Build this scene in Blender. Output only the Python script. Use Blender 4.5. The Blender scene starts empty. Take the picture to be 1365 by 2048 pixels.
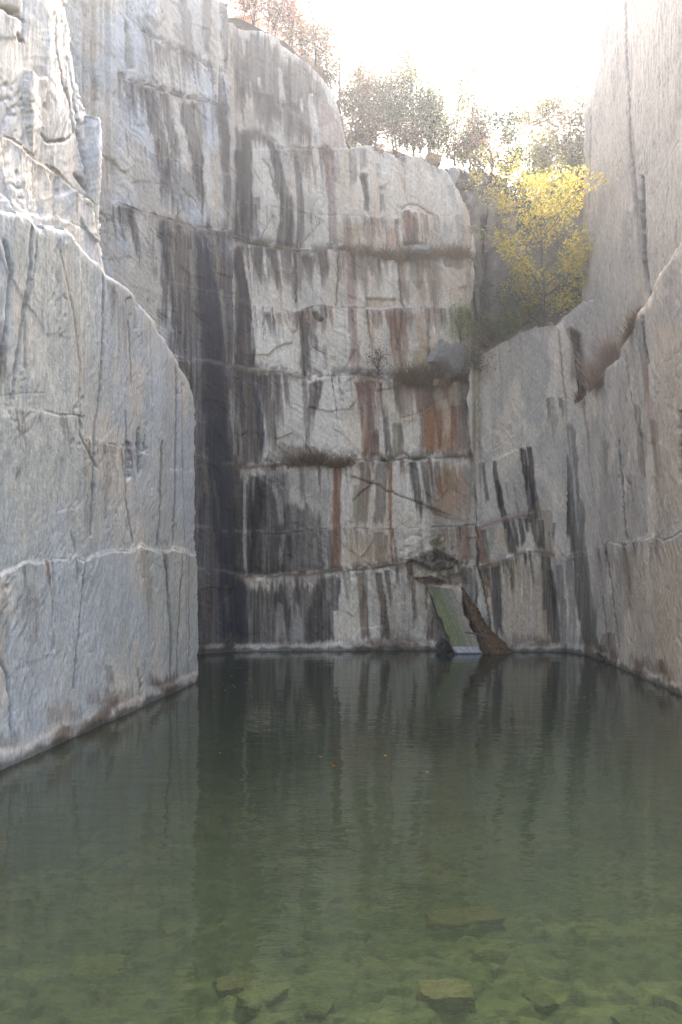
import bpy, math, random
import numpy as np
from math import radians as R
C = bpy.context.scene.collection
random.seed(7)
RNG = np.random.default_rng(11)

# ------------------------------------------------------------------ camera, sky, sun, exposure
W, H, F, HZ, CH = 1365.0, 2048.0, 1593.0, 1115.0, 3.0
sc = bpy.context.scene
cam = bpy.data.cameras.new('camera'); cam_o = bpy.data.objects.new('camera', cam); C.objects.link(cam_o)
cam.sensor_fit = 'VERTICAL'; cam.sensor_height = 36.0; cam.lens = 36.0 * F / H
cam.shift_y = (HZ - H / 2) / H
cam.clip_start = 0.1; cam.clip_end = 2000
cam_o.location = (0, 0, CH); cam_o.rotation_euler = (R(90), 0, 0)
sc.camera = cam_o
SUN_EL, SUN_AZ = 47.0, 9.0            # azimuth from +Y towards +X
w = bpy.data.worlds.new('World'); sc.world = w; w.use_nodes = True
nt = w.node_tree; bg = nt.nodes['Background']
sky = nt.nodes.new('ShaderNodeTexSky'); sky.sky_type = 'NISHITA'; sky.sun_disc = False
sky.sun_elevation = R(SUN_EL); sky.sun_rotation = R(SUN_AZ)
sky.air_density = 0.8; sky.dust_density = 6.0; sky.ozone_density = 0.6
nt.links.new(sky.outputs[0], bg.inputs[0]); bg.inputs[1].default_value = 0.15
sl = bpy.data.lights.new('sun', 'SUN'); sl.energy = 2.0; sl.angle = R(12); sl.color = (1.0, 0.95, 0.89)
so = bpy.data.objects.new('sun', sl); C.objects.link(so)
sx, sy, sz = math.sin(R(SUN_AZ)) * math.cos(R(SUN_EL)), math.cos(R(SUN_AZ)) * math.cos(R(SUN_EL)), math.sin(R(SUN_EL))
from mathutils import Vector
so.rotation_euler = Vector((sx, sy, sz)).to_track_quat('Z', 'Y').to_euler()
so.location = (20, 40, 60)
sc.view_settings.view_transform = 'Standard'; sc.view_settings.look = 'None'
sc.view_settings.gamma = 1.0; sc.view_settings.use_curve_mapping = False
sc.view_settings.exposure = 2.75
sc.cycles.max_bounces = 8; sc.cycles.diffuse_bounces = 5; sc.cycles.glossy_bounces = 4
sc.cycles.transparent_max_bounces = 24; sc.cycles.transmission_bounces = 4; sc.cycles.volume_bounces = 1
sc.cycles.volume_step_rate = 4.0; sc.cycles.volume_max_steps = 64

# ------------------------------------------------------------------ numeric helpers
def _hash(ix, iy, seed):
    n = (ix.astype(np.int64) * 374761393 + iy.astype(np.int64) * 668265263 + seed * 974711) & 0xffffffff
    n = ((n ^ (n >> 13)) * 1274126177) & 0xffffffff
    n = ((n ^ (n >> 15)) * 2246822519) & 0xffffffff
    return ((n ^ (n >> 16)) & 0xffffff) / float(0xffffff)
def noise(x, y, seed=0):
    ix, iy = np.floor(x), np.floor(y); fx, fy = x - ix, y - iy
    fx = fx * fx * (3 - 2 * fx); fy = fy * fy * (3 - 2 * fy)
    a = _hash(ix, iy, seed); b = _hash(ix + 1, iy, seed); c = _hash(ix, iy + 1, seed); d = _hash(ix + 1, iy + 1, seed)
    return (a * (1 - fx) + b * fx) * (1 - fy) + (c * (1 - fx) + d * fx) * fy
def fbm(x, y, seed=0, o=4):
    s = 0.0; a = 0.5; t = 0.0
    for k in range(o):
        s = s + a * noise(x * 2 ** k + 17.3 * k, y * 2 ** k - 9.1 * k, seed + k); t += a; a *= 0.5
    return s / t
def worley(x, y, seed):
    """faceted fracture relief: nearest jittered cell, each cell a tilted plane"""
    ix, iy = np.floor(x), np.floor(y); best = np.full(x.shape, 9.0); out = np.zeros(x.shape)
    for dx in (-1, 0, 1):
        for dy in (-1, 0, 1):
            cx, cy = ix + dx, iy + dy
            px, py = cx + _hash(cx, cy, seed), cy + _hash(cx, cy, seed + 1)
            d = (x - px) ** 2 + (y - py) ** 2
            h = (_hash(cx, cy, seed + 2) - .5) + (x - px) * (_hash(cx, cy, seed + 3) - .5) * 1.6 + (y - py) * (_hash(cx, cy, seed + 4) - .5) * 1.6
            m = d < best; best = np.where(m, d, best); out = np.where(m, h, out)
    return out
def sstep(a, b, x):
    t = np.clip((x - a) / (b - a), 0, 1); return t * t * (3 - 2 * t)
def lin(c):
    c = np.array(c, float) / 255.0
    return np.where(c <= 0.04045, c / 12.92, ((c + 0.055) / 1.055) ** 2.4)
def wl(px, py):                        # plan point of a spot on the waterline
    y = CH * F / (py - HZ); return ((px - W / 2) / F * y, y)
def atY(px, py, Y):                    # a spot seen at (px, py) standing Y metres off
    return np.array([(px - W / 2) / F * Y, Y, CH + (HZ - py) / F * Y])

# ------------------------------------------------------------------ mesh + material helpers
def raw_mesh(name, v, f, col=None, smooth=False):
    v = np.asarray(v, np.float32); f = np.asarray(f, np.int32); n = f.shape[1]
    me = bpy.data.meshes.new(name)
    me.vertices.add(len(v)); me.vertices.foreach_set('co', v.ravel())
    me.loops.add(f.size); me.loops.foreach_set('vertex_index', f.ravel())
    me.polygons.add(len(f)); me.polygons.foreach_set('loop_start', np.arange(0, f.size, n, dtype=np.int32))
    try: me.polygons.foreach_set('loop_total', np.full(len(f), n, np.int32))
    except Exception: pass
    me.update(calc_edges=True)
    if col is not None:
        a = me.color_attributes.new('tone', 'FLOAT_COLOR', 'POINT')
        c4 = np.ones((len(v), 4), np.float32); c4[:, :3] = col; a.data.foreach_set('color', c4.ravel())
    if smooth: me.polygons.foreach_set('use_smooth', np.ones(len(f), bool))
    me.validate(); return me
def obj(name, me, m, parent=None, loc=None):
    o = bpy.data.objects.new(name, me); C.objects.link(o)
    if m: me.materials.clear(); me.materials.append(m)
    if parent: o.parent = parent
    if loc is not None: o.location = loc
    return o
def tag(o, label=None, cat=None, group=None, kind=None):
    if label: o['label'] = label
    if cat: o['category'] = cat
    if group: o['group'] = group
    if kind: o['kind'] = kind
    return o
def thing(name, loc, label, cat, group=None):
    o = bpy.data.objects.new(name, None); C.objects.link(o); o.location = loc; o.empty_display_size = .2
    return tag(o, label, cat, group)
def new_mat(name):
    m = bpy.data.materials.new(name); m.use_nodes = True; t = m.node_tree
    p = t.nodes['Principled BSDF']; return m, t, p
def N(t, ty, **kw):
    n = t.nodes.new(ty)
    for k, v in kw.items(): setattr(n, k, v)
    return n
def rock_material(name, rough=.8, bump=.35, var=.25):
    m, t, p = new_mat(name); L = t.links.new
    at = N(t, 'ShaderNodeAttribute'); at.attribute_name = 'tone'
    tc = N(t, 'ShaderNodeTexCoord')
    n1 = N(t, 'ShaderNodeTexNoise'); n1.inputs['Scale'].default_value = 14; n1.inputs['Detail'].default_value = 8; n1.inputs['Roughness'].default_value = .7
    n2 = N(t, 'ShaderNodeTexNoise'); n2.inputs['Scale'].default_value = 70; n2.inputs['Detail'].default_value = 4
    mp = N(t, 'ShaderNodeMapping'); mp.inputs['Scale'].default_value = (5, 5, 1.6)
    n3 = N(t, 'ShaderNodeTexNoise'); n3.inputs['Scale'].default_value = 5; n3.inputs['Detail'].default_value = 6
    L(tc.outputs['Object'], n1.inputs['Vector']); L(tc.outputs['Object'], n2.inputs['Vector'])
    L(tc.outputs['Object'], mp.inputs[0]); L(mp.outputs[0], n3.inputs['Vector'])
    ad = N(t, 'ShaderNodeMath', operation='ADD'); L(n1.outputs[0], ad.inputs[0]); L(n3.outputs[0], ad.inputs[1])
    mr = N(t, 'ShaderNodeMapRange'); mr.inputs[1].default_value = .6; mr.inputs[2].default_value = 1.4
    mr.inputs[3].default_value = 1 - var; mr.inputs[4].default_value = 1 + var
    L(ad.outputs[0], mr.inputs[0])
    mx = N(t, 'ShaderNodeVectorMath', operation='SCALE'); L(at.outputs['Color'], mx.inputs[0]); L(mr.outputs[0], mx.inputs['Scale'])
    L(mx.outputs[0], p.inputs['Base Color']); p.inputs['Roughness'].default_value = rough
    p.inputs['Specular IOR Level'].default_value = .25
    b1 = N(t, 'ShaderNodeBump'); b1.inputs['Strength'].default_value = bump; b1.inputs['Distance'].default_value = .05
    b2 = N(t, 'ShaderNodeBump'); b2.inputs['Strength'].default_value = bump * .7; b2.inputs['Distance'].default_value = .015
    L(n1.outputs[0], b1.inputs['Height']); L(n2.outputs[0], b2.inputs['Height']); L(b1.outputs[0], b2.inputs['Normal']); L(b2.outputs[0], p.inputs['Normal'])
    return m
def leaf_material(name, trans=.5):
    m, t, p = new_mat(name); L = t.links.new; t.nodes.remove(p)
    at = N(t, 'ShaderNodeAttribute'); at.attribute_name = 'tone'
    d = N(t, 'ShaderNodeBsdfDiffuse'); tr = N(t, 'ShaderNodeBsdfTranslucent'); mx = N(t, 'ShaderNodeMixShader'); mx.inputs[0].default_value = trans
    L(at.outputs['Color'], d.inputs[0]); L(at.outputs['Color'], tr.inputs[0]); L(d.outputs[0], mx.inputs[1]); L(tr.outputs[0], mx.inputs[2])
    L(mx.outputs[0], t.nodes['Material Output'].inputs[0]); return m
M_ROCK = rock_material('marble', .8, .42, .36)
M_ROUGH = rock_material('broken_rock', .85, .6, .35)
M_LEAF = leaf_material('leaf', .6)
M_LEAF2 = leaf_material('sunlit_leaf', .62)
M_GRASS = leaf_material('grass_blade', .35)
M_BARK, _t, _p = new_mat('bark'); _n = N(_t, 'ShaderNodeTexNoise'); _n.inputs['Scale'].default_value = 20
_r = N(_t, 'ShaderNodeValToRGB'); _r.color_ramp.elements[0].color = (.035, .028, .024, 1); _r.color_ramp.elements[1].color = (.11, .09, .075, 1)
_t.links.new(_n.outputs[0], _r.inputs[0]); _t.links.new(_r.outputs[0], _p.inputs['Base Color']); _p.inputs['Roughness'].default_value = .9

# ------------------------------------------------------------------ palette (surface colours, sRGB)
PAL = {k: lin(v) for k, v in dict(
    pale=(197, 193, 185), blue=(178, 186, 194), warm=(196, 186, 172), tan=(178, 160, 136), grey=(152, 147, 141),
    dark=(56, 52, 50), purp=(72, 64, 60), black=(22, 22, 24), navy=(33, 42, 56), brown=(92, 74, 58), dbrown=(50, 41, 34),
    rust=(114, 74, 50), orange=(146, 102, 64), pink=(160, 136, 128), olive=(108, 104, 74), moss=(112, 118, 72), white=(214, 210, 200),
    rgrey=(171, 165, 157), lgrey=(178, 182, 180), mid=(104, 99, 95)).items()}

DEPTH = {}
# ------------------------------------------------------------------ rock face builder
def jitter_line(px, J, seed, amp=3.0, sc_=14.0):
    xs = [a[0] for a in J]; ys = [a[1] for a in J]
    return np.interp(px, xs, ys) + (fbm(px / sc_, px * 0 + seed, seed, 3) - .5) * 2 * amp
def rock_face(name, plan, z0, z1, du, dz, seed, label, top=None, left=None, right=None, base=('pale', 'blue', 'warm'),
              joints=(), cracks=(), streaks=(), recess=(), relief=1.0, grain=-0.9, facet=.05, facet_sc=(.8, .8), thick=1.2, mat=None,
              drip_pal=None, drips=0, lip=.12, cscale=1.0, cwide=1.0, gain=1.0, curtain=0., topstep=9., cop=1.0, tint=(1.11, 1.0, .84), extra=None, name2='x', fin=1.0):
    P = np.array(plan, float); seg = np.hypot(*(P[1:] - P[:-1]).T); su = np.concatenate([[0], np.cumsum(seg)]); Lu = su[-1]
    nu = max(2, int(Lu / du) + 1); nz = int((z1 - z0) / dz) + 1
    u1 = np.linspace(0, Lu, nu); zz1 = np.linspace(z0, z1, nz)
    X1 = np.interp(u1, su, P[:, 0]); Y1 = np.interp(u1, su, P[:, 1])
    k = max(1, int(.25 / du)); ker = np.ones(2 * k + 1) / (2 * k + 1)
    X1 = np.convolve(np.pad(X1, k, mode='reflect', reflect_type='odd'), ker, 'valid'); Y1 = np.convolve(np.pad(Y1, k, mode='reflect', reflect_type='odd'), ker, 'valid')
    tx, ty = np.gradient(X1), np.gradient(Y1); tl = np.hypot(tx, ty); nx1, ny1 = ty / tl, -tx / tl      # towards the pool for plans running left to right
    u, z = np.meshgrid(u1, zz1, indexing='ij')
    X = np.repeat(X1[:, None], nz, 1); Y = np.repeat(Y1[:, None], nz, 1); nx = np.repeat(nx1[:, None], nz, 1); ny = np.repeat(ny1[:, None], nz, 1)
    Yc = np.maximum(Y, 3.0)
    px = W / 2 + F * X / Yc; py = HZ - F * (z - CH) / Yc
    for _ in range(2):                                       # follow the stepped-back courses when reading spots off the photograph
        back = np.zeros(px.shape)
        for J in joints:
            if len(J) > 7: continue
            e_ = 1.0 if (len(J) > 6 and J[6]) else sstep(J[0][0][0] - 5, J[0][0][0] + 3, px) * sstep(J[0][-1][0] + 5, J[0][-1][0] - 3, px)
            back -= J[1] * (py < np.interp(px, [a[0] for a in J[0]], [a[1] for a in J[0]])) * e_
        Y2 = np.maximum(Y + ny * back, 3.0); px = W / 2 + F * (X + nx * back) / Y2; py = HZ - F * (z - CH) / Y2
    # outline
    m = np.ones(px.shape, bool); disp = np.zeros(px.shape)
    if top is not None:
        ty_ = jitter_line(px, top, seed + 90, 5.0, 14.0) + topstep * (_hash(np.floor(px / 17. + noise(px / 31., px * 0, 5)), px * 0, seed + 93) - .5); m &= py >= ty_
        disp -= .07 * np.exp(-np.clip(py - ty_, 0, 400) / 5.0)
    if left is not None:
        lx = np.interp(py, [a[1] for a in left], [a[0] for a in left]) + (fbm(py / 16., py * 0 + 3.3, seed + 91, 3) - .5) * 8; m &= px >= lx
    if right is not None:
        rx = np.interp(py, [a[1] for a in right], [a[0] for a in right]) + (fbm(py / 16., py * 0 + 7.3, seed + 92, 3) - .5) * 8; m &= px <= rx
    # relief
    r = relief
    disp += r * (.10 * (fbm(u / 2.2, z / 2.2, seed + 1, 3) - .5) + .05 * (fbm(u / .5, z / .6, seed + 2, 4) - .5))
    ca, sa = math.cos(grain), math.sin(grain)
    wq = 1.1 * (fbm(u / 1.3, z / 1.3, seed + 41, 3) - .5); a_, b_ = u * ca + z * sa + wq, -u * sa + z * ca + .35 * wq + .25 * (fbm(u / .5, z / .5, seed + 42, 2) - .5)
    g = fbm(a_ / .55, b_ / .085, seed + 3, 3); disp += r * .034 * (np.abs(g - .5) * 2 - .3) * (.4 + 1.2 * fbm(u / 1.1, z / 1.1, seed + 31, 2))
    g2 = fbm(a_ / .22, b_ / .05, seed + 33, 2); chip = sstep(.62, .8, g2) * sstep(.45, .65, fbm(u / .9, z / .9, seed + 34, 3)); disp -= r * .035 * chip
    disp += r * .022 * (fbm(u / .045, z / .8, seed + 32, 2) - .5)
    if facet: disp += facet * worley(u / facet_sc[0] + .6 * fbm(u, z, seed + 6, 2), z / facet_sc[1] + .6 * fbm(u, z, seed + 7, 2), seed + 5)
    # tone
    c0, c1, c2 = (PAL[b] for b in base)
    n1 = fbm(u / 1.5, z / 2.4, seed + 10, 4)[..., None]; n2 = fbm(u / .8 + 5, z / 1.6, seed + 11, 4)[..., None]
    col = c0 * np.ones(px.shape + (1,)); col = col + (c1 - col) * sstep(.42, .62, n1) * .8; col = col + (c2 - col) * sstep(.48, .68, n2) * .7
    tone = (.80 + .4 * fbm(a_ / .45, b_ / .06, seed + 12, 3) - .15 * chip) * (.94 + .12 * fbm(u / .05, z / 1.3, seed + 13, 2))
    col *= tone[..., None] * gain
    def paint(mask, c, op):
        nonlocal col
        k_ = np.clip(mask * op, 0, 1)[..., None]; col = col * (1 - k_) + c * k_
    def streak(s, sd):
        cname, op, fade, pts = s
        xs = np.array([p[0] for p in pts], float); ys = np.array([p[1] for p in pts], float); ws = np.array([p[2] for p in pts], float)
        y0, y1, wm = ys[0], ys[-1], ws.max()
        sel = (py > y0 - 6) & (py < y1 + 20) & (px > xs.min() - 2.2 * wm - 6) & (px < xs.max() + 2.2 * wm + 6)
        if not sel.any(): return
        qx, qy = px[sel], py[sel]
        xc = np.interp(qy, ys, xs) + (fbm(qy / 38., qy * 0 + sd, seed + sd, 3) - .5) * np.minimum(10, 2.2 + .5 * wm)
        wd = np.interp(qy, ys, ws) + .6
        nn = fbm(qx / 4.5, qy / 45., seed + sd + 1, 3) - .5; nf = fbm(qx / 2.6 + sd, qy / 70., seed + sd + 2, 2)
        d = np.abs(qx - xc) / wd + nn * .75
        k_ = sstep(1.12, .72, d)
        t_ = np.clip((qy - y0) / max(1., y1 - y0), -.05, 1.1)
        ht = min(34., .5 + 1.1 * max(0., ws[0] - 8)) / max(1., y1 - y0); k_ *= sstep(-.02, .012 + ht * .4, t_ - ht * (fbm(qx / 5., qx * 0 + sd, seed + sd + 5, 3) - .25) * 1.3)
        if fade > 0: k_ *= 1 - sstep(1 - fade, 1.02, t_ + (fbm(qx / 3.5, qx * 0 + sd, seed + sd + 3, 2) - .5) * fade * 1.4)
        else: k_ *= 1 - sstep(.985, 1.015, t_)
        k_ *= .62 + .55 * nf
        cc = PAL[cname] * (.78 + .5 * fbm(qx / 3., qy / 60., seed + sd + 4, 2))[:, None]
        k_ = np.clip(k_ * op, 0, 1)[:, None]; col[sel] = col[sel] * (1 - k_) + cc * k_
    for i, s in enumerate(streaks): streak(s, 100 + 7 * i)
    rr = random.Random(seed + 77)
    for i in range(drips):                                   # small run-off marks that start on a joint
        jj = [j for j in joints if j[4]]; J = rr.choice(jj) if jj else None
        if J is None: break
        pts = J[0]; x = rr.uniform(pts[0][0], pts[-1][0]); y = float(np.interp(x, [p[0] for p in pts], [p[1] for p in pts]))
        wd = rr.choice((1.2, 1.6, 2.2, 3, 4.5)); ln = rr.uniform(18, 105)
        cn = rr.choice(drip_pal(x, y))
        streak((cn, rr.uniform(.35, .85), .7, [(x, y, wd), (x + ln * .06, y + ln * .5, wd * .8), (x + ln * .12, y + ln, wd * .4)]), 3000 + 11 * i)
    # joints: (line, step in m, dark gap, pale rim, drips start here)
    for i, J in enumerate(joints):
        pts, st, dk, rim = J[:4]
        y = jitter_line(px, pts, seed + 200 + i, J[5] if len(J) > 5 else 3.5, 16.0)
        ends = sstep(pts[0][0] - 5, pts[0][0] + 3, px) * sstep(pts[-1][0] + 5, pts[-1][0] - 3, px)
        ends_s = 1.0 if (len(J) > 6 and J[6]) else ends
        sw = 2.2 + 9 * fbm(px / 40., px * 0 + 5, seed + 280 + i, 2) ** 2; above = sstep(sw, -sw, py - y) * (.25 + 1.5 * fbm(px / 55., py * 0 + 2, seed + 285 + i, 3))
        if len(J) > 7: above = above * sstep(y - J[7], y - J[7] + 25, py)      # local swelling only
        disp -= st * above * ends_s
        disp += .02 * np.exp(-((py - y - 6) / 7.) ** 2) * ends * (st > .06) * cscale
        kd = np.exp(-((py - y - 1.5) / 1.6) ** 2) * ends * sstep(.25, .6, fbm(px / 25., px * 0 + i, seed + 230 + i, 2))
        disp -= .05 * cscale * kd * (dk > .05)
        paint(kd, PAL['dbrown'], dk)
        if st > .06: paint(np.exp(-((py - y) / (sw + 2)) ** 2) * ends * sstep(.3, .5, fbm(px / 20., px * 0 + 3 * i, seed + 294 + i, 3)), PAL['brown'], .8)
        if dk > .45: paint(sstep(-16 - 14 * fbm(px / 18., px * 0 + i, seed + 290 + i, 3), -3, py - y) * (py < y) * ends * sstep(.3, .55, fbm(px / 10., py / 8., seed + 292 + i, 3)), PAL['dbrown'], .7)
        paint(np.exp(-((py - y + 3.2) / 3.2) ** 2) * ends * sstep(.3, .55, fbm(px / 14., px * 0 + i, seed + 260 + i, 3)), PAL['white'], rim * .28)  # whitened fresh edges, with skylight caught on the ledges painted in
    if curtain:                                              # run-off curtains hanging from every ledge
        for i, J in enumerate(joints):
            if not J[4]: continue
            pts = J[0]; y = np.interp(px, [a[0] for a in pts], [a[1] for a in pts]); s_ = (px > pts[0][0]) & (px < pts[-1][0]) & (py > y - 2) & (py < y + 190)
            qx, dy = px[s_] - (py[s_] - y[s_]) * .09, (py - y)[s_]
            ln = 20 + 170 * fbm(qx / 11., qx * 0 + i, seed + 600 + i, 3) ** 1.6
            n_ = .5 * fbm(qx / 5.0 + 2.0 * fbm(qx / 40., dy / 300., seed + 615, 2), dy / 160. + i * 9, seed + 620 + i, 4) + .5 * fbm(qx / 21., dy / 400. + i, seed + 625 + i, 3); k_ = sstep(.49, .57, n_ + .06 * (1 - dy / 120)) * sstep(-1, 2, dy) * (1 - sstep(.55, 1.0, dy / ln + .35 * (fbm(qx / 2.2, dy / 30., seed + 640 + i, 2) - .5)))
            k_ *= sstep(.38, .52, fbm(qx / 70., qx * 0 + i * 3.1, seed + 660 + i, 2))
            pal = [PAL[c_] for c_ in drip_pal(float(np.mean(pts, 0)[0]), float(np.mean(pts, 0)[1]))]
            sel_ = noise(qx / 19., qx * 0 + i, seed + 680 + i); cc = np.array(PAL['purp']) * np.ones((len(qx), 1)); tw = sstep(520, 720, px[s_]) * (.35 + .75 * sel_); cc = cc + (np.where((sel_ > .55)[:, None], PAL['rust'], PAL['brown']) - cc) * tw[:, None]
            k_ = np.clip(k_ * curtain * (1 - .6 * sstep(820, 930, py[s_])) * (.6 + .6 * noise(qx / 2., dy / 80., seed + 690)), 0, 1)[:, None]; col[s_] = col[s_] * (1 - k_) + cc * k_
    for i, (pts, wd, dp, cn, op) in enumerate(cracks):
        xs = np.array([p[0] for p in pts], float); ys = np.array([p[1] for p in pts], float)
        if abs(ys[-1] - ys[0]) >= abs(xs[-1] - xs[0]):
            q = py; d = px - np.interp(py, ys, xs) - (fbm(py / 9., py * 0 + i, seed + 300 + i, 3) - .5) * 5 * cwide ** 2; lo, hi = ys[0], ys[-1]
        else:
            o_ = np.argsort(xs); q = px; d = py - np.interp(px, xs[o_], ys[o_]) - (fbm(px / 9., px * 0 + i, seed + 300 + i, 3) - .5) * 5 * cwide ** 2; lo, hi = xs[o_][0], xs[o_][-1]
        wv = wd * cwide * (.5 + fbm(q / 12., q * 0 + 4, seed + 330 + i, 2))
        k_ = np.exp(-(d / wv) ** 2) * sstep(lo - 2, lo + 6, q) * sstep(hi + 2, hi - 6, q)
        disp -= dp * cscale * k_; paint(k_, PAL[cn], op * cop)
    for (poly, dp, cn, op, soft) in recess:                  # hollows bounded by a convex outline
        d = np.full(px.shape, 1e9)
        for (x0, y0), (x1, y1) in zip(poly, poly[1:] + poly[:1]):
            l_ = math.hypot(x1 - x0, y1 - y0); d = np.minimum(d, ((px - x0) * -(y1 - y0) + (py - y0) * (x1 - x0)) / l_)
        d = d + (fbm(px / 8., py / 8., seed + 400, 3) - .5) * 6
        k_ = sstep(0, soft, d); disp -= dp * k_
        if cn: paint(k_ * (.7 + .5 * fbm(px / 3., py / 30., seed + 401, 3)), PAL[cn], op)
    # the pale curb and wet tide line at the water
    zl = .27 + .16 * (fbm(u / .6, u * 0, seed + 50, 3) - .5)
    disp += lip * sstep(zl, zl - .12, z) * sstep(.3, .6, fbm(u / .9 + 2, u * 0, seed + 53, 3))
    paint(sstep(zl + .05, zl - .05, z) * sstep(.28, .55, fbm(u / .5, z / .2, seed + 54, 3)), PAL['rgrey'], .45); paint(sstep(.55, .2, z + .35 * (fbm(u / .4, z / .5, seed + 55, 3) - .5)) * sstep(.5, .66, fbm(u / .7, z / .6, seed + 56, 4)), PAL['brown'], .75)
    paint(sstep(.16, .05, z + .16 * (fbm(u / .25, u * 0, seed + 52, 2) - .5)), PAL['dark'], .75)
    paint(sstep(-.02, -.2, z), PAL['olive'], .9)
    if extra: col, disp = extra(px, py, u, z, col, disp, paint)
    col = col * np.array(tint)
    V = np.stack([X + nx * disp, Y + ny * disp, z], -1)
    yy = np.maximum(V[..., 1], 3); ix = ((W / 2 + F * V[..., 0] / yy) / 3).astype(int); iy = ((HZ - F * (z - CH) / yy) / 3).astype(int)
    dm = np.full((470, 700), np.nan); s_ = m & (ix >= 0) & (ix < 470) & (iy >= 0) & (iy < 700); dm[ix[s_], iy[s_]] = V[..., 1][s_]
    for _ in range(3):
        for ax in (0, 1):
            for sh in (1, -1): q_ = np.roll(dm, sh, ax); dm = np.where(np.isnan(dm), q_, dm)
    DEPTH[name2] = dm
    # keep cells inside the outline, then a skirt going back so the face has real thickness
    idx = np.arange(nu * nz).reshape(nu, nz)
    ok = m[:-1, :-1] & m[1:, :-1] & m[:-1, 1:] & m[1:, 1:]
    q = np.stack([idx[:-1, :-1], idx[1:, :-1], idx[1:, 1:], idx[:-1, 1:]], -1)
    faces = q[ok]
    pad = np.pad(ok, 1); e = []
    iu, iz = np.nonzero(ok)
    for du_, dz_, a, b in ((-1, 0, 3, 0), (1, 0, 1, 2), (0, -1, 0, 1), (0, 1, 2, 3)):
        s_ = ~pad[iu + 1 + du_, iz + 1 + dz_]; f_ = q[iu[s_], iz[s_]]; e.append(np.stack([f_[:, a], f_[:, b]], -1))
    e = np.concatenate(e); Vf = V.reshape(-1, 3); Cf = col.reshape(-1, 3); nf_ = np.stack([nx, ny, 0 * nx], -1).reshape(-1, 3)
    ub = np.unique(e); back = {}
    lay = [Vf]; layc = [Cf]; n0 = len(Vf); prev = None
    steps = [thick * .25, thick]
    for kk, s_ in enumerate(steps):
        off = -nf_[ub] * s_ + (RNG.random((len(ub), 3)) - .5) * .03
        off[:, 2] += 0.02 * (kk + 1)
        lay.append(Vf[ub] + off); layc.append(Cf[ub] * .35 + PAL['brown'] * .45)
    mp = np.zeros(n0, np.int64); mp[ub] = np.arange(len(ub))
    e0, e1 = e[:, 0], e[:, 1]; A0, A1 = n0 + mp[e0], n0 + mp[e1]; B0, B1 = A0 + len(ub), A1 + len(ub)
    faces = np.concatenate([faces, np.stack([e1, e0, A0, A1], -1), np.stack([A1, A0, B0, B1], -1)])
    Vf = np.concatenate(lay); Cf = np.clip(np.concatenate(layc), .004, .85)
    used = np.unique(faces); rm = np.zeros(len(Vf), np.int64); rm[used] = np.arange(len(used))
    me = raw_mesh(name, Vf[used], rm[faces], Cf[used])
    o = obj(name, me, mat or M_ROCK); tag(o, label, 'rock face')
    return o

def depth(f, px, py):                  # how far off the face f is where it shows at (px, py)
    dm = DEPTH[f]; v = dm[np.clip((np.asarray(px) / 3).astype(int), 0, 469), np.clip((np.asarray(py) / 3).astype(int), 0, 699)]
    return np.where(np.isnan(v), np.nanmedian(dm), v)
def S(c, op, fade, *pts): return (c, op, fade, list(pts))

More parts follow.
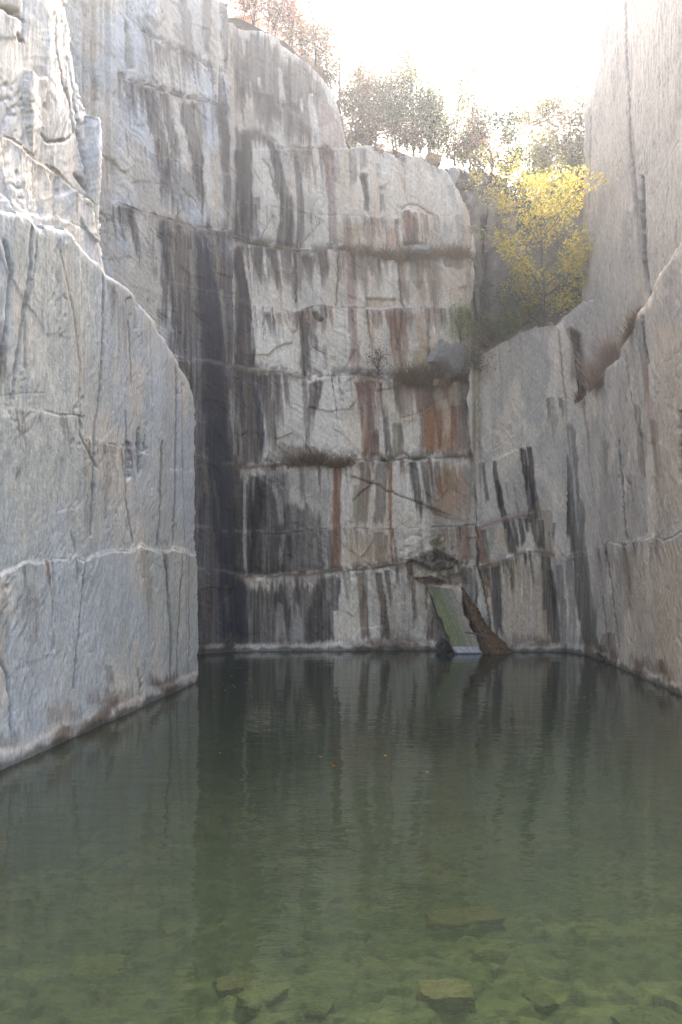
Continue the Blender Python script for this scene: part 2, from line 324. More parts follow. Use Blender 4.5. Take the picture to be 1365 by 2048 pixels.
# ------------------------------------------------------------------ the quarry faces (spots are read off the photograph, then live on the walls)
# --- near left block
L1_J1 = [(-400, 1330), (0, 1152), (60, 1122), (75, 1126), (110, 1116), (150, 1113), (170, 1123), (190, 1110), (220, 1100), (262, 1101), (285, 1091), (310, 1101), (335, 1106), (346, 1097), (375, 1103), (400, 1116)]
L1_J2 = [(-400, 760), (0, 818), (70, 816), (110, 826), (168, 832)]
L1_J3 = [(163, 884), (175, 876), (192, 878), (205, 886), (228, 885), (245, 897), (272, 897), (300, 906)]
rock_face('quarry_cliff', [(-5.6, 6.5), wl(0, 1540), wl(397, 1362)], -2.2, 8.6, .03, .02, 100,
    'pale blue grey rock block at left with a broken sloping top', thick=1.5,
    top=[(-600, 330), (0, 415), (55, 428), (80, 452), (128, 452), (160, 482), (214, 545), (262, 580), (290, 612), (322, 662), (352, 712), (376, 752), (391, 785), (400, 800)],
    right=[(391, 700), (391, 1098), (397, 1108), (397, 1500)], base=('lgrey', 'blue', 'pale'), grain=1.0, facet=.010, facet_sc=(1.3, 1.9), relief=.52, cscale=.38, cwide=.7, cop=.75, gain=.9, tint=(1.05, 1.0, .91),
    joints=[(L1_J1, .035, .2, .35, True, 4.5), (L1_J2, .006, .08, .3, True, 3), (L1_J3, .010, .15, .35, True, 3),
            ([(320, 952), (345, 944), (372, 948), (391, 975)], .004, .03, .3, False, 2)],
    cracks=[([(62, 450), (60, 540), (45, 650), (28, 760), (24, 802)], 4.5, .10, 'mid', .7), ([(75, 455), (70, 530), (52, 620), (50, 740)], 2.5, .06, 'dark', .6),
            ([(8, 480), (22, 540), (12, 660), (0, 720)], 4, .1, 'mid', .7), ([(118, 490), (132, 550), (150, 640), (160, 730), (158, 790), (163, 860)], 1.8, .04, 'dark', .55),
            ([(165, 480), (163, 560), (163, 620)], 1.2, .03, 'mid', .5), ([(208, 548), (206, 700), (200, 790), (190, 860), (186, 950), (180, 1075)], 3.2, .09, 'dark', .7),
            ([(158, 830), (160, 870), (175, 900), (195, 940)], 3.0, .08, 'mid', .6),
            ([(258, 640), (260, 700), (264, 770)], 2.2, .05, 'dark', .7), ([(252, 820), (254, 900), (252, 1000), (268, 1090)], 2.2, .06, 'dark', .7),
            ([(325, 880), (323, 960), (322, 1040), (316, 1095)], 2.6, .08, 'dark', .85), ([(353, 724), (354, 880), (353, 1000), (347, 1095)], 3.0, .06, 'dark', .75),
            ([(364, 760), (366, 900), (371, 1090)], 1.3, .03, 'brown', .7), ([(300, 640), (303, 700), (305, 800)], 1.2, .02, 'mid', .6),
            ([(172, 1122), (166, 1190), (158, 1260), (150, 1330), (146, 1380)], 2.6, .08, 'dark', .75), ([(334, 1105), (337, 1180), (343, 1260), (342, 1370)], 4.2, .07, 'dark', .8),
            ([(366, 1110), (362, 1200), (355, 1310), (356, 1370)], 1.8, .05, 'dark', .85), ([(380, 1110), (379, 1200), (379, 1300), (376, 1370)], 1.2, .03, 'dbrown', .8), ([(373, 1110), (374, 1240), (375, 1340)], .9, .02, 'dark', .6),
            ([(66, 1130), (72, 1200), (75, 1290)], 2.0, .02, 'brown', .4), ([(105, 1120), (110, 1180), (104, 1260)], 1.8, .04, 'brown', .5),
            ([(0, 1320), (15, 1350), (22, 1400), (25, 1480)], 3.5, .1, 'dark', .6), ([(275, 1335), (282, 1370), (278, 1400)], 3.0, .07, 'brown', .7),
            ([(40, 1440), (48, 1400), (85, 1330), (95, 1290)], 3.0, .08, 'mid', .5), ([(0, 790), (60, 785), (95, 786)], 1.2, .02, 'dark', .6),
            ([(140, 1060), (150, 1100), (140, 1125)], 2.5, .06, 'mid', .5)],
    recess=[([(272, 860), (282, 850), (288, 940), (276, 962)], .07, 'dark', .6, 7), ([(252, 880), (266, 885), (266, 955), (254, 965)], .06, 'mid', .5, 6), ([(292, 850), (297, 905), (286, 905)], .06, 'mid', .6, 4)],
    streaks=[S('mid', .55, .5, (3, 640, 14), (0, 720, 20), (-6, 790, 12)), S('dark', .45, .5, (4, 690, 8), (3, 760, 7)), S('mid', .45, .6, (235, 560, 22), (245, 640, 26), (255, 720, 18)),
             S('dark', .4, .7, (222, 560, 8), (232, 620, 9), (236, 680, 5)), S('mid', .35, .5, (175, 900, 14), (178, 1000, 12), (170, 1080, 14)), S('brown', .25, .6, (50, 1160, 22), (62, 1300, 18), (55, 1420, 12)),
             S('mid', .35, .4, (5, 1160, 6), (10, 1260, 12), (5, 1360, 8)), S('brown', .42, .2, (20, 1455, 34), (20, 1500, 30)), S('brown', .38, .2, (120, 1390, 46), (130, 1450, 38)), S('brown', .45, .1, (230, 1365, 60), (230, 1410, 50)),
             S('dbrown', .55, .1, (330, 1340, 40), (330, 1372, 40)), S('dark', .4, .5, (218, 1330, 7), (222, 1380, 8)), S('brown', .3, .6, (290, 1100, 10), (300, 1180, 8), (305, 1280, 6)),
             S('mid', .4, .5, (205, 880, 10), (215, 960, 8), (210, 1060, 6)), S('tan', .3, .5, (130, 500, 8), (160, 700, 6), (158, 900, 8)), S('blue', .5, .4, (310, 660, 14), (310, 900, 12), (312, 1090, 12)), S('grey', .4, .4, (340, 720, 9), (338, 1000, 7), (332, 1095, 6))],
    drip_pal=lambda x, y: ('mid', 'grey', 'brown', 'mid'), drips=46, lip=.03)
# --- upper left bright broken face, set back behind the block
rock_face('quarry_cliff', [(-6.66, 5.0), (-5.62, 11.25), (-4.82, 16.07)], 4.8, 17.5, .028, .026, 200,
    'bright fractured upper left rock face above and behind the blue grey block', thick=1.6,
    top=None, right=[(138, -900), (140, 0), (150, 100), (165, 200), (176, 222), (202, 236), (206, 262), (203, 330), (197, 400), (202, 480), (214, 560), (220, 700)],
    base=('white', 'pale', 'blue'), grain=.8, facet=.10, facet_sc=(.8, 1.5), relief=1.0, cscale=.7, lip=0, gain=1.1, tint=(1.04, 1.0, .93),
    joints=[([(-300, 200), (0, 262), (60, 305), (110, 340), (150, 380), (185, 408)], .12, .1, .3, True, 7), ([(-300, 330), (0, 395), (45, 415), (90, 432), (140, 440), (190, 470)], .04, .15, .2, False, 6)],
    cracks=[([(118, 30), (112, 90), (122, 150), (140, 210), (148, 270)], 2.2, .07, 'brown', .5), ([(140, 110), (150, 180), (158, 260), (178, 370), (190, 440)], 3.0, .1, 'mid', .5), ([(80, 265), (95, 285), (130, 280), (145, 268)], 2.6, .1, 'mid', .6), ([(150, 345), (165, 365), (178, 385)], 4.5, .14, 'dark', .6),
            ([(72, 300), (66, 340), (70, 400)], 2., .05, 'mid', .4), ([(108, 345), (112, 400), (108, 450)], 1.5, .03, 'brown', .4)],
    recess=[([(2, 8), (30, 14), (58, 42), (50, 52), (18, 28), (0, 18)], .4, 'brown', .85, 8), ([(28, 62), (45, 68), (62, 88), (45, 84)], .22, 'mid', .6, 6), ([(0, 72), (10, 76), (8, 84), (0, 84)], .12, 'mid', .6, 4), ([(2, 425), (40, 432), (52, 470), (20, 500), (0, 480)], .2, 'brown', .35, 14)],
    streaks=[S('orange', .32, .4, (118, 60, 5), (125, 130, 6), (145, 210, 7)), S('pink', .3, .5, (152, 110, 6), (160, 200, 7)), S('mid', .4, .5, (80, 130, 9), (88, 200, 7), (92, 260, 8)), S('mid', .3, .5, (45, 60, 10), (70, 160, 8))],
    drip_pal=lambda x, y: ('mid', 'grey', 'brown'), drips=16, fin=.5)
# --- inner left face, turning towards the back corner
def l3_extra(px, py, u, z, col, disp, paint):
    rib = sstep(252, 205, px) * sstep(560, 470, py)                       # drilled vertical ribs beside the fractured face
    disp = disp + rib * (.30 * (noise(px / 9.0, py / 900., 5) - .5) + .14 * (noise(px / 3.6, py / 500., 6) - .5)) - rib * .1
    k = rib * sstep(.45, .62, noise(px / 7.0 + .3, py / 300., 8))
    paint(k, PAL['mid'], .55); paint(rib * sstep(.6, .75, noise(px / 5.0, py / 200., 9)), PAL['tan'], .5)
    return col, disp
L3_J = [([(236, 150), (262, 160), (282, 168), (306, 170), (330, 180), (362, 191), (438, 204), (470, 224)], .10, .55, .25, True), ([(224, 404), (262, 417), (285, 424), (306, 426), (345, 440), (378, 450), (420, 455), (470, 461)], .14, .4, .5, True),
        ([(285, 60), (330, 88), (400, 120), (428, 134), (470, 170)], .06, .5, .1, True), ([(236, 245), (270, 278), (312, 306), (350, 322), (400, 335), (470, 352)], .03, .1, .5, True), ([(330, 565), (400, 582), (440, 590), (470, 600)], .02, .1, .3, False),
        ([(345, 716), (420, 724), (440, 728), (470, 737)], .05, .3, .5, False), ([(380, 905), (430, 922), (470, 934)], .03, .2, .4, False), ([(380, 1052), (430, 1062), (470, 1072)], .03, .2, .3, False), ([(380, 1138), (420, 1141), (450, 1146), (470, 1150)], .05, .3, .35, False)]
rock_face('quarry_cliff', [(-9.6, 20.87), wl(400, 1308), wl(471, 1302.5)], -2.2, 21.0, .034, .03, 300,
    'tall inner left rock face with a wide dark stain down to the water', thick=1.5, base=('pale', 'blue', 'rgrey'), grain=-.75, facet=.05, relief=1.15,
    right=[(470, -900), (470, 300), (466, 460), (472, 500), (472, 1400)], joints=L3_J,
    cracks=[([(300, 145), (303, 160), (305, 172)], 1.2, .03, 'dark', .6), ([(360, 372), (390, 400), (405, 430)], 1.6, .03, 'dark', .6), ([(345, 345), (360, 380), (372, 430)], 1.4, .03, 'mid', .6), ([(255, 380), (258, 395), (264, 408)], 1.2, .03, 'dark', .6),
            ([(432, 130), (445, 160), (462, 200)], 1.8, .03, 'dark', .7), ([(322, 10), (332, 40)], 1.5, .05, 'dark', .6)],
    recess=[([(247, 35), (262, 40), (272, 140), (248, 140)], .22, 'grey', .4, 10), ([(300, 0), (318, 0), (333, 42), (312, 56), (290, 30)], -.14, None, 0, 6), ([(184, 150), (203, 150), (204, 205), (186, 205)], .12, 'brown', .5, 10)],
    streaks=[S('purp', .62, .1, (366, -40, 12), (378, 60, 10), (390, 125, 8)), S('dark', .6, .3, (366, 90, 6), (375, 130, 8)), S('purp', .75, .1, (412, -60, 9), (417, 60, 11), (428, 130, 11), (442, 200, 11), (452, 300, 9), (456, 440, 7)), S('purp', .75, .2, (444, -60, 8), (452, 60, 10), (458, 130, 10), (466, 200, 6)),
             S('purp', .3, .6, (285, 30, 10), (300, 90, 14), (310, 160, 9)), S('purp', .8, .25, (300, 174, 15), (316, 250, 15), (326, 310, 12), (338, 380, 14), (345, 440, 16)), S('dark', .55, .5, (293, 176, 5), (302, 240, 6), (308, 300, 4)), S('purp', .75, .3, (330, 184, 9), (340, 240, 8), (352, 300, 10), (352, 360, 20)), S('purp', .85, .3, (378, 198, 17), (382, 260, 14), (395, 320, 12), (402, 390, 9), (410, 430, 7)), S('purp', .5, .5, (398, 205, 5), (402, 260, 5), (403, 320, 6)),
             S('purp', .45, .4, (372, 330, 26), (366, 390, 26), (360, 440, 22)), S('purp', .7, .3, (445, 210, 8), (452, 280, 8), (455, 350, 8)), S('mid', .4, .4, (360, 40, 12), (372, 110, 10)), S('purp', .75, .3, (258, 412, 9), (268, 455, 8), (277, 500, 6), (282, 530, 5)), S('mid', .35, .5, (298, 90, 24), (300, 140, 22)),
             # the big run-off stain, with some shading mixed into its dark tone
             S('purp', .9, 0, (392, 432, 86), (400, 540, 80), (402, 640, 78), (412, 720, 70), (420, 900, 62), (432, 1310, 64)), S('dark', .55, 0, (440, 500, 30), (440, 720, 40), (436, 1000, 50), (434, 1310, 56)),
             S('navy', .85, .05, (398, 470, 10), (406, 520, 14), (415, 580, 20), (424, 640, 22), (430, 720, 20), (432, 800, 26), (438, 900, 24), (446, 1000, 22), (456, 1100, 22), (466, 1200, 22), (470, 1310, 22)), S('black', .35, .05, (424, 700, 18), (432, 800, 24), (438, 900, 22), (448, 1000, 22), (458, 1100, 22), (466, 1310, 24)),
             S('navy', .6, .4, (325, 440, 6), (330, 520, 7), (334, 600, 5)), S('grey', .75, .6, (378, 500, 3), (386, 560, 3.5), (390, 620, 2.5)), S('grey', .6, .6, (340, 470, 2), (350, 560, 2), (356, 640, 2)), S('grey', .7, .5, (443, 580, 4), (447, 620, 4), (452, 680, 3), (456, 740, 2)), S('grey', .75, .4, (462, 780, 2.5), (468, 860, 3), (472, 920, 4)), S('tan', .35, .5, (430, 470, 3), (436, 560, 3), (440, 600, 3)), S('mid', .6, .5, (410, 930, 5), (416, 1010, 4)), S('mid', .5, .5, (404, 1140, 4), (410, 1220, 6), (412, 1290, 5)), S('mid', .4, .5, (430, 960, 3), (440, 1060, 4)), S('mid', .45, .4, (452, 1170, 3), (458, 1260, 4)), S('mid', .5, .5, (462, 500, 3), (466, 560, 3))],
    drip_pal=lambda x, y: ('purp', 'dark', 'grey') if y < 470 else ('grey', 'navy', 'black'), drips=60, extra=l3_extra, lip=.05, curtain=.6)
# --- the back wall
B_J = [([(470, 246), (500, 254), (522, 262), (556, 280), (585, 285), (620, 288), (648, 298), (668, 300)], .07, .35, .5, True), ([(470, 405), (510, 407), (545, 411), (580, 418), (622, 426), (655, 428), (700, 430), (760, 431), (800, 427), (905, 428)], .02, .1, .35, True, 2),
       ([(440, 470), (475, 478), (520, 488), (560, 495), (592, 503), (620, 502), (660, 496), (692, 499), (730, 505), (772, 514), (790, 520), (832, 514), (880, 510), (950, 512)], .22, .5, .35, True), ([(480, 600), (500, 608), (560, 618), (590, 623), (622, 610), (660, 612), (700, 616), (760, 618), (850, 613), (945, 616)], .03, .25, .55, True),
       ([(440, 728), (480, 738), (520, 742), (560, 745), (604, 755), (622, 760), (650, 752), (720, 748), (752, 754), (790, 757), (820, 752), (855, 766), (890, 770), (950, 748)], .14, .5, .5, True), ([(440, 925), (480, 936), (520, 934), (560, 932), (600, 925), (640, 923), (668, 930), (690, 922), (720, 919), (786, 921), (808, 915), (826, 919), (870, 914), (950, 912)], .14, .55, .2, True),
       ([(440, 1064), (520, 1066), (560, 1068), (610, 1060), (660, 1055), (700, 1055), (780, 1058), (860, 1052), (900, 1052), (950, 1048)], .02, .15, .4, True, 2), ([(440, 1146), (470, 1150), (492, 1157), (520, 1154), (560, 1150), (600, 1148), (640, 1146), (688, 1141), (740, 1137), (800, 1128), (830, 1118), (900, 1122), (960, 1132)], .16, .5, .35, True),
       ([(470, 130), (520, 165), (560, 200), (600, 235), (668, 300)], .02, .3, .1, True), ([(470, 160), (560, 190), (600, 200)], .02, .2, .2, True)]
def b_extra(px, py, u, z, col, disp, paint):
    sh = np.interp(px, [800, 815, 846, 866, 890, 918, 925], [1122, 1112, 1094, 1085, 1099, 1116, 1124])
    paint(np.exp(-((py - sh - 5) / 8.) ** 2) * sstep(798, 810, px) * sstep(926, 912, px) * sstep(.15, .4, fbm(px / 9., py / 6., 979, 3)), PAL['moss'], 1.0)
    disp = disp + .12 * worley(u / .3, z / .22, 980) * sstep(800, 815, px) * sstep(922, 908, px) * sstep(1060, 1080, py) * sstep(1180, 1160, py)
    up = sstep(300, 292, py) * sstep(700, 690, px)                         # upper tier stands further back
    disp = disp - .12 * up
    edge = sstep(905, 960, px) * sstep(960, 700, py)                       # crumbling right edge of the back wall
    disp = disp - edge * (.12 + .7 * sstep(925, 985, px)) + edge * .3 * worley(u / .35, z / .5, 977)
    paint(edge * sstep(.5, .65, fbm(px / 6., py / 14., 978, 3)), PAL['mid'], .9)
    paint(edge * sstep(.55, .68, fbm(px / 5., py / 22., 981, 3)), PAL['dbrown'], .8)
    col = col * (1 + .16 * (noise(np.floor(px / 52.), np.floor(py / 140.), 41) - .5))[..., None]
    return col, disp
rock_face('quarry_cliff', [(-4.25, 25.43), wl(471, 1302.5), wl(1130, 1297.5)], -2.4, 20.6, .033, .03, 400,
    'wide back wall of the quarry with stacked ledges and rust brown run-off stains', thick=1.6, name2='B', base=('pale', 'rgrey', 'warm'), grain=-.85, facet=.05, facet_sc=(.7, .9), relief=1.1,
    top=[(400, -10), (470, 28), (500, 36), (545, 62), (600, 105), (645, 142), (668, 180), (682, 225), (690, 262), (697, 296), (750, 293), (768, 297), (792, 310), (815, 308), (845, 318), (885, 328), (896, 340), (912, 372), (928, 405), (944, 425), (958, 450), (966, 500), (985, 700), (1200, 740)],
    right=[(966, 440), (958, 520), (952, 620), (950, 740), (1140, 860), (1140, 1400)], joints=B_J,
    cracks=[([(523, 312), (540, 335), (556, 402)], 2.6, .07, 'dbrown', .7), ([(504, 330), (522, 362)], 1.2, .02, 'dark', .6), ([(591, 503), (593, 560), (592, 606)], 1.8, .07, 'dark', .85), ([(677, 502), (676, 560), (672, 614)], 1.8, .05, 'dark', .8), ([(797, 520), (801, 560), (803, 600), (812, 618)], 2.4, .07, 'dbrown', .8), ([(806, 620), (798, 680), (804, 745)], 2.2, .05, 'dbrown', .7), ([(818, 606), (832, 588), (848, 566)], 1.8, .05, 'dbrown', .7), ([(860, 618), (858, 690), (863, 740)], 1.8, .05, 'dbrown', .7),
            ([(622, 690), (640, 703), (656, 712)], 1.8, .05, 'dark', .6), ([(602, 618), (607, 690), (610, 755)], 2.0, .08, 'dark', .6), ([(700, 952), (760, 972), (772, 981), (800, 992), (850, 1010), (905, 1034)], 2.2, .05, 'dbrown', .75), ([(783, 920), (782, 990), (780, 1060), (786, 1130)], 1.3, .03, 'dbrown', .6), ([(686, 1058), (696, 1042), (708, 1046)], 1.5, .03, 'dark', .6), ([(850, 1150), (856, 1220), (858, 1290)], 2.0, .05, 'brown', .8), ([(815, 1150), (830, 1200), (828, 1260)], 1.4, .03, 'dark', .5),
            ([(690, 768), (706, 756), (728, 732)], 1.6, .04, 'brown', .6), ([(800, 838), (850, 822), (890, 798), (905, 790)], 1.6, .05, 'tan', .5), ([(665, 560), (680, 590), (690, 640), (692, 720)], 1., .02, 'mid', .4), ([(800, 425), (812, 412), (830, 412), (870, 428)], 2, .05, 'dbrown', .7), ([(790, 330), (808, 370), (815, 410)], 1.2, .02, 'orange', .5), ([(556, 960), (580, 1000), (592, 1060)], 1.2, .03, 'grey', .6), ([(524, 950), (560, 980), (565, 1040)], 1.4, .03, 'mid', .5), ([(690, 345), (735, 352)], 1.2, .03, 'mid', .5)],
    recess=[([(624, 622), (634, 624), (650, 640), (644, 646), (630, 642)], .24, 'olive', .9, 3), ([(718, 350), (737, 346), (736, 372), (722, 368)], .3, 'mid', .7, 4), ([(757, 366), (780, 362), (768, 420), (760, 420)], .14, 'grey', .3, 6), ([(764, 592), (795, 598), (792, 618), (730, 616), (734, 592)], .12, 'tan', .5, 4), ([(880, 512), (930, 512), (930, 545), (890, 535)], .16, 'brown', .6, 6), ([(800, 746), (830, 744), (870, 752), (868, 764), (812, 758)], -.25, 'tan', .6, 6),
            ([(806, 486), (848, 482), (850, 496), (806, 496)], .14, 'dbrown', .6, 5), ([(502, 950), (524, 950), (528, 1148), (498, 1148)], .12, None, 0, 8),
            ([(804, 1118), (846, 1098), (866, 1088), (892, 1102), (918, 1118), (904, 1140), (862, 1146), (822, 1128)], -.5, 'dbrown', .8, 9), ([(826, 1136), (862, 1150), (904, 1146), (904, 1172), (850, 1174), (828, 1160)], .2, 'brown', .8, 6)],
    streaks=[S('rust', .5, .1, (885, 762, 56), (890, 840, 52), (890, 908, 56)), S('brown', .55, .1, (900, 922, 48), (900, 1040, 52), (905, 1128, 52)), S('tan', .6, .1, (736, 922, 48), (738, 1050, 50), (738, 1135, 50)), S('tan', .45, .2, (740, 432, 60), (740, 500, 66)), S('tan', .35, .2, (860, 520, 80), (860, 612, 80)), S('tan', .4, .2, (850, 620, 70), (850, 745, 80)), S('mid', .45, .1, (590, 925, 70), (590, 1060, 80), (590, 1150, 80)),
        S('purp', .95, .05, (476, 492, 8), (481, 560, 12), (486, 640, 16), (490, 740, 20), (494, 830, 26), (496, 905, 30), (490, 935, 28)), S('navy', .6, .2, (474, 640, 8), (478, 760, 10), (480, 930, 12)), S('dark', .95, 0, (474, 930, 13), (476, 1040, 12), (478, 1150, 12), (476, 1230, 18), (474, 1300, 20)), S('black', .5, .1, (472, 1000, 10), (472, 1300, 12)), S('grey', .6, .4, (499, 640, 2), (503, 700, 2.5), (508, 760, 2)), S('grey', .5, .4, (476, 760, 2), (480, 860, 3), (484, 930, 3)),
        # upper tier
        S('purp', .85, .12, (500, 45, 34), (525, 130, 58), (535, 240, 62)), S('purp', .8, .15, (580, 100, 34), (600, 180, 44), (605, 290, 40)), S('purp', .6, .2, (640, 150, 16), (650, 200, 18), (655, 260, 10)), S('pink', .7, .1, (655, 190, 16), (662, 240, 20), (668, 300, 22)), S('warm', .8, .3, (500, 175, 26), (497, 215, 28), (500, 250, 24)), S('olive', .35, .2, (520, 225, 45), (530, 262, 50)),
        S('pale', .9, .3, (546, 58, 7), (548, 85, 5)), S('pale', .9, .4, (559, 130, 3), (566, 190, 5), (570, 240, 6), (577, 282, 5)), S('pale', .9, .3, (620, 180, 4), (628, 230, 8), (638, 290, 7)), S('pale', .8, .5, (518, 145, 2.5), (520, 172, 4)), S('pale', .6, .5, (485, 70, 3), (490, 120, 3)), S('pale', .9, .3, (648, 142, 6), (660, 180, 12), (680, 230, 7)), S('white', .7, .4, (602, 190, 2), (606, 225, 2)), S('dark', .5, .4, (626, 185, 4), (636, 215, 4)), S('dark', .5, .5, (470, 40, 6), (474, 140, 6), (472, 240, 5)), S('mid', .55, .3, (690, 225, 10), (702, 260, 12), (710, 300, 14)),
        # row 245-430-490
        S('dark', .95, .02, (486, 250, 19), (488, 340, 18), (490, 400, 19), (487, 485, 19)), S('navy', .45, .1, (482, 300, 14), (482, 400, 14), (480, 480, 14)), S('dark', .75, .2, (512, 392, 7), (513, 430, 8), (508, 480, 7)), S('dark', .7, .7, (513, 256, 7), (515, 285, 5), (516, 300, 3)), S('dark', .6, .7, (527, 266, 4), (530, 300, 2)), S('white', .5, .3, (508, 275, 6), (522, 330, 17), (536, 400, 16)), S('white', .5, .2, (530, 415, 16), (528, 470, 14)),  # starts with a dark strip filling the corner beside the inner left face
        S('dark', .92, .03, (540, 275, 6), (549, 320, 9), (560, 360, 12), (571, 400, 14), (574, 440, 14), (566, 495, 18)), S('purp', .5, .4, (552, 280, 12), (562, 310, 10), (566, 340, 5)), S('dark', .85, .1, (586, 292, 3.5), (592, 310, 4.5), (598, 380, 6), (602, 430, 6), (600, 500, 7)), S('tan', .4, .3, (582, 300, 8), (580, 360, 8), (585, 420, 5)), S('purp', .45, .6, (613, 300, 4), (618, 350, 4), (624, 390, 3)), S('purp', .5, .5, (640, 300, 3), (644, 340, 3), (648, 390, 2)),
        S('purp', .7, .1, (655, 302, 6), (662, 360, 7), (666, 420, 8), (668, 500, 8)), S('pink', .55, .2, (660, 320, 8), (668, 400, 8), (668, 480, 9)), S('mid', .6, .4, (668, 300, 8), (676, 330, 8), (680, 400, 4)), S('tan', .6, .2, (690, 300, 12), (692, 370, 16), (696, 430, 16)), S('purp', .6, .4, (703, 300, 8), (707, 350, 7), (705, 400, 5)), S('tan', .6, .2, (690, 440, 20), (700, 500, 24)), S('dark', .9, .1, (728, 345, 5), (732, 372, 7), (735, 400, 6), (734, 426, 6)), S('purp', .6, .3, (725, 295, 10), (730, 345, 9)), S('navy', .4, .4, (737, 380, 3), (738, 425, 4)), S('warm', .8, .3, (715, 365, 5), (717, 400, 8), (718, 430, 7)), S('orange', .28, .3, (742, 320, 6), (750, 390, 8), (752, 430, 8)), S('warm', .9, .2, (745, 325, 8), (752, 380, 9), (756, 425, 8)), S('purp', .55, .3, (765, 380, 4), (766, 425, 5)), S('purp', .45, .4, (757, 322, 5), (762, 360, 4)),
        S('pale', .8, .1, (845, 325, 46), (855, 370, 48), (868, 425, 46)), S('warm', .85, .2, (790, 320, 16), (800, 370, 20), (806, 418, 20)), S('orange', .3, .6, (806, 322, 3), (810, 370, 4), (820, 410, 5)), S('purp', .7, .6, (803, 312, 8), (806, 340, 5)), S('dark', .45, .6, (862, 325, 3), (868, 350, 2)), S('mid', .6, .5, (876, 330, 5), (882, 352, 3)), S('mid', .5, .3, (902, 370, 5), (908, 410, 5), (915, 430, 6)),
        S('purp', .5, .1, (735, 432, 10), (742, 500, 8)), S('olive', .3, .3, (715, 432, 16), (722, 480, 18)), S('purp', .85, .1, (812, 424, 5), (818, 445, 14), (824, 492, 18)), S('purp', .4, .3, (868, 432, 38), (875, 490, 36)), S('dark', .8, .3, (794, 438, 4), (796, 500, 3)), S('pink', .35, .2, (775, 432, 14), (778, 500, 16)), S('warm', .7, .5, (838, 425, 4), (844, 460, 5), (850, 495, 4)), S('warm', .6, .4, (805, 440, 2), (812, 490, 2)), S('mid', .5, .4, (915, 432, 8), (930, 500, 10)), S('orange', .45, .2, (785, 455, 6), (782, 500, 10)), S('brown', .5, .1, (760, 488, 70), (830, 508, 80)), S('orange', .4, .1, (890, 488, 40), (890, 508, 40)),
        # row 500-615
        S('purp', .85, .5, (517, 490, 11), (520, 530, 8), (530, 570, 7), (538, 606, 5)), S('purp', .8, .6, (545, 496, 11), (550, 530, 8), (558, 570, 6), (566, 600, 6)), S('purp', .5, .5, (500, 495, 5), (510, 540, 4)), S('purp', .5, .5, (575, 500, 4), (580, 540, 3)), S('navy', .95, .1, (484, 520, 2.5), (490, 565, 3.5), (496, 590, 6), (499, 640, 6), (505, 700, 6), (511, 760, 6), (518, 830, 7), (525, 895, 6), (530, 925, 5)), S('purp', .75, .1, (478, 500, 8), (484, 600, 12), (490, 740, 18)), S('navy', .6, .3, (474, 510, 3), (480, 580, 4), (484, 700, 5)),
        S('purp', .9, .6, (616, 504, 16), (618, 530, 10), (622, 560, 4)), S('purp', .9, .5, (646, 498, 11), (650, 530, 9), (651, 560, 5), (649, 608, 3)), S('purp', .6, .5, (635, 502, 10), (637, 540, 5)), S('pink', .75, .1, (702, 500, 8), (703, 560, 8), (706, 620, 9), (710, 680, 9), (714, 748, 12)), S('brown', .35, .2, (700, 510, 8), (704, 610, 8), (714, 740, 10)), S('mid', .5, .7, (690, 502, 5), (692, 540, 4)), S('mid', .55, .6, (722, 508, 5), (724, 545, 5)), S('pink', .5, .3, (737, 520, 4), (734, 590, 6)), S('warm', .8, .3, (720, 520, 7), (722, 590, 10)), S('orange', .25, .3, (748, 510, 5), (746, 590, 7)), S('mid', .5, .7, (757, 512, 4), (762, 550, 3)), S('mid', .45, .7, (772, 518, 5), (775, 560, 3)),
        S('rust', .5, .2, (805, 525, 9), (808, 560, 8), (812, 615, 7)), S('purp', .6, .2, (836, 518, 12), (836, 560, 12), (832, 580, 6)), S('purp', .4, .4, (820, 520, 4), (822, 580, 4)), S('pink', .55, .2, (868, 525, 4), (868, 610, 5)), S('rust', .5, .3, (845, 560, 7), (848, 614, 8)), S('pink', .45, .2, (910, 520, 12), (914, 610, 14)), S('orange', .4, .2, (880, 596, 60), (880, 614, 60)), S('tan', .5, .2, (760, 596, 34), (760, 614, 34)), S('brown', .5, .2, (915, 605, 26), (925, 640, 22)),
        # row 618-750
        S('purp', .75, .6, (538, 628, 9), (550, 660, 8), (562, 700, 5)), S('white', .6, .1, (548, 622, 42), (552, 680, 44), (560, 748, 42)), S('purp', .6, .7, (535, 624, 7), (548, 670, 6), (556, 710, 4)), S('purp', .6, .7, (558, 626, 5), (566, 680, 5)), S('purp', .9, .1, (602, 622, 7), (606, 660, 9), (610, 700, 10), (614, 755, 12)), S('purp', .7, .5, (620, 645, 5), (630, 690, 8), (634, 730, 8)), S('purp', .6, .6, (630, 640, 8), (634, 665, 4)), S('mid', .5, .5, (650, 690, 4), (652, 740, 4)),
        S('warm', .9, .1, (735, 622, 24), (745, 680, 26), (752, 745, 22)), S('orange', .35, .4, (738, 626, 6), (744, 680, 5), (752, 720, 5)), S('rust', .75, .3, (780, 622, 9), (786, 660, 9), (790, 700, 7), (794, 745, 7)), S('rust', .55, .2, (806, 625, 8), (812, 680, 5), (808, 748, 6)), S('orange', .35, .4, (835, 622, 16), (838, 680, 16), (845, 740, 12)), S('pale', .6, .3, (822, 640, 8), (832, 700, 10)), S('pale', .7, .3, (880, 625, 16), (884, 680, 16)), S('rust', .45, .3, (872, 690, 14), (868, 745, 18)), S('brown', .45, .2, (900, 715, 50), (890, 748, 60)), S('moss', .35, .3, (830, 700, 10), (840, 748, 16)),
        # row 755-915
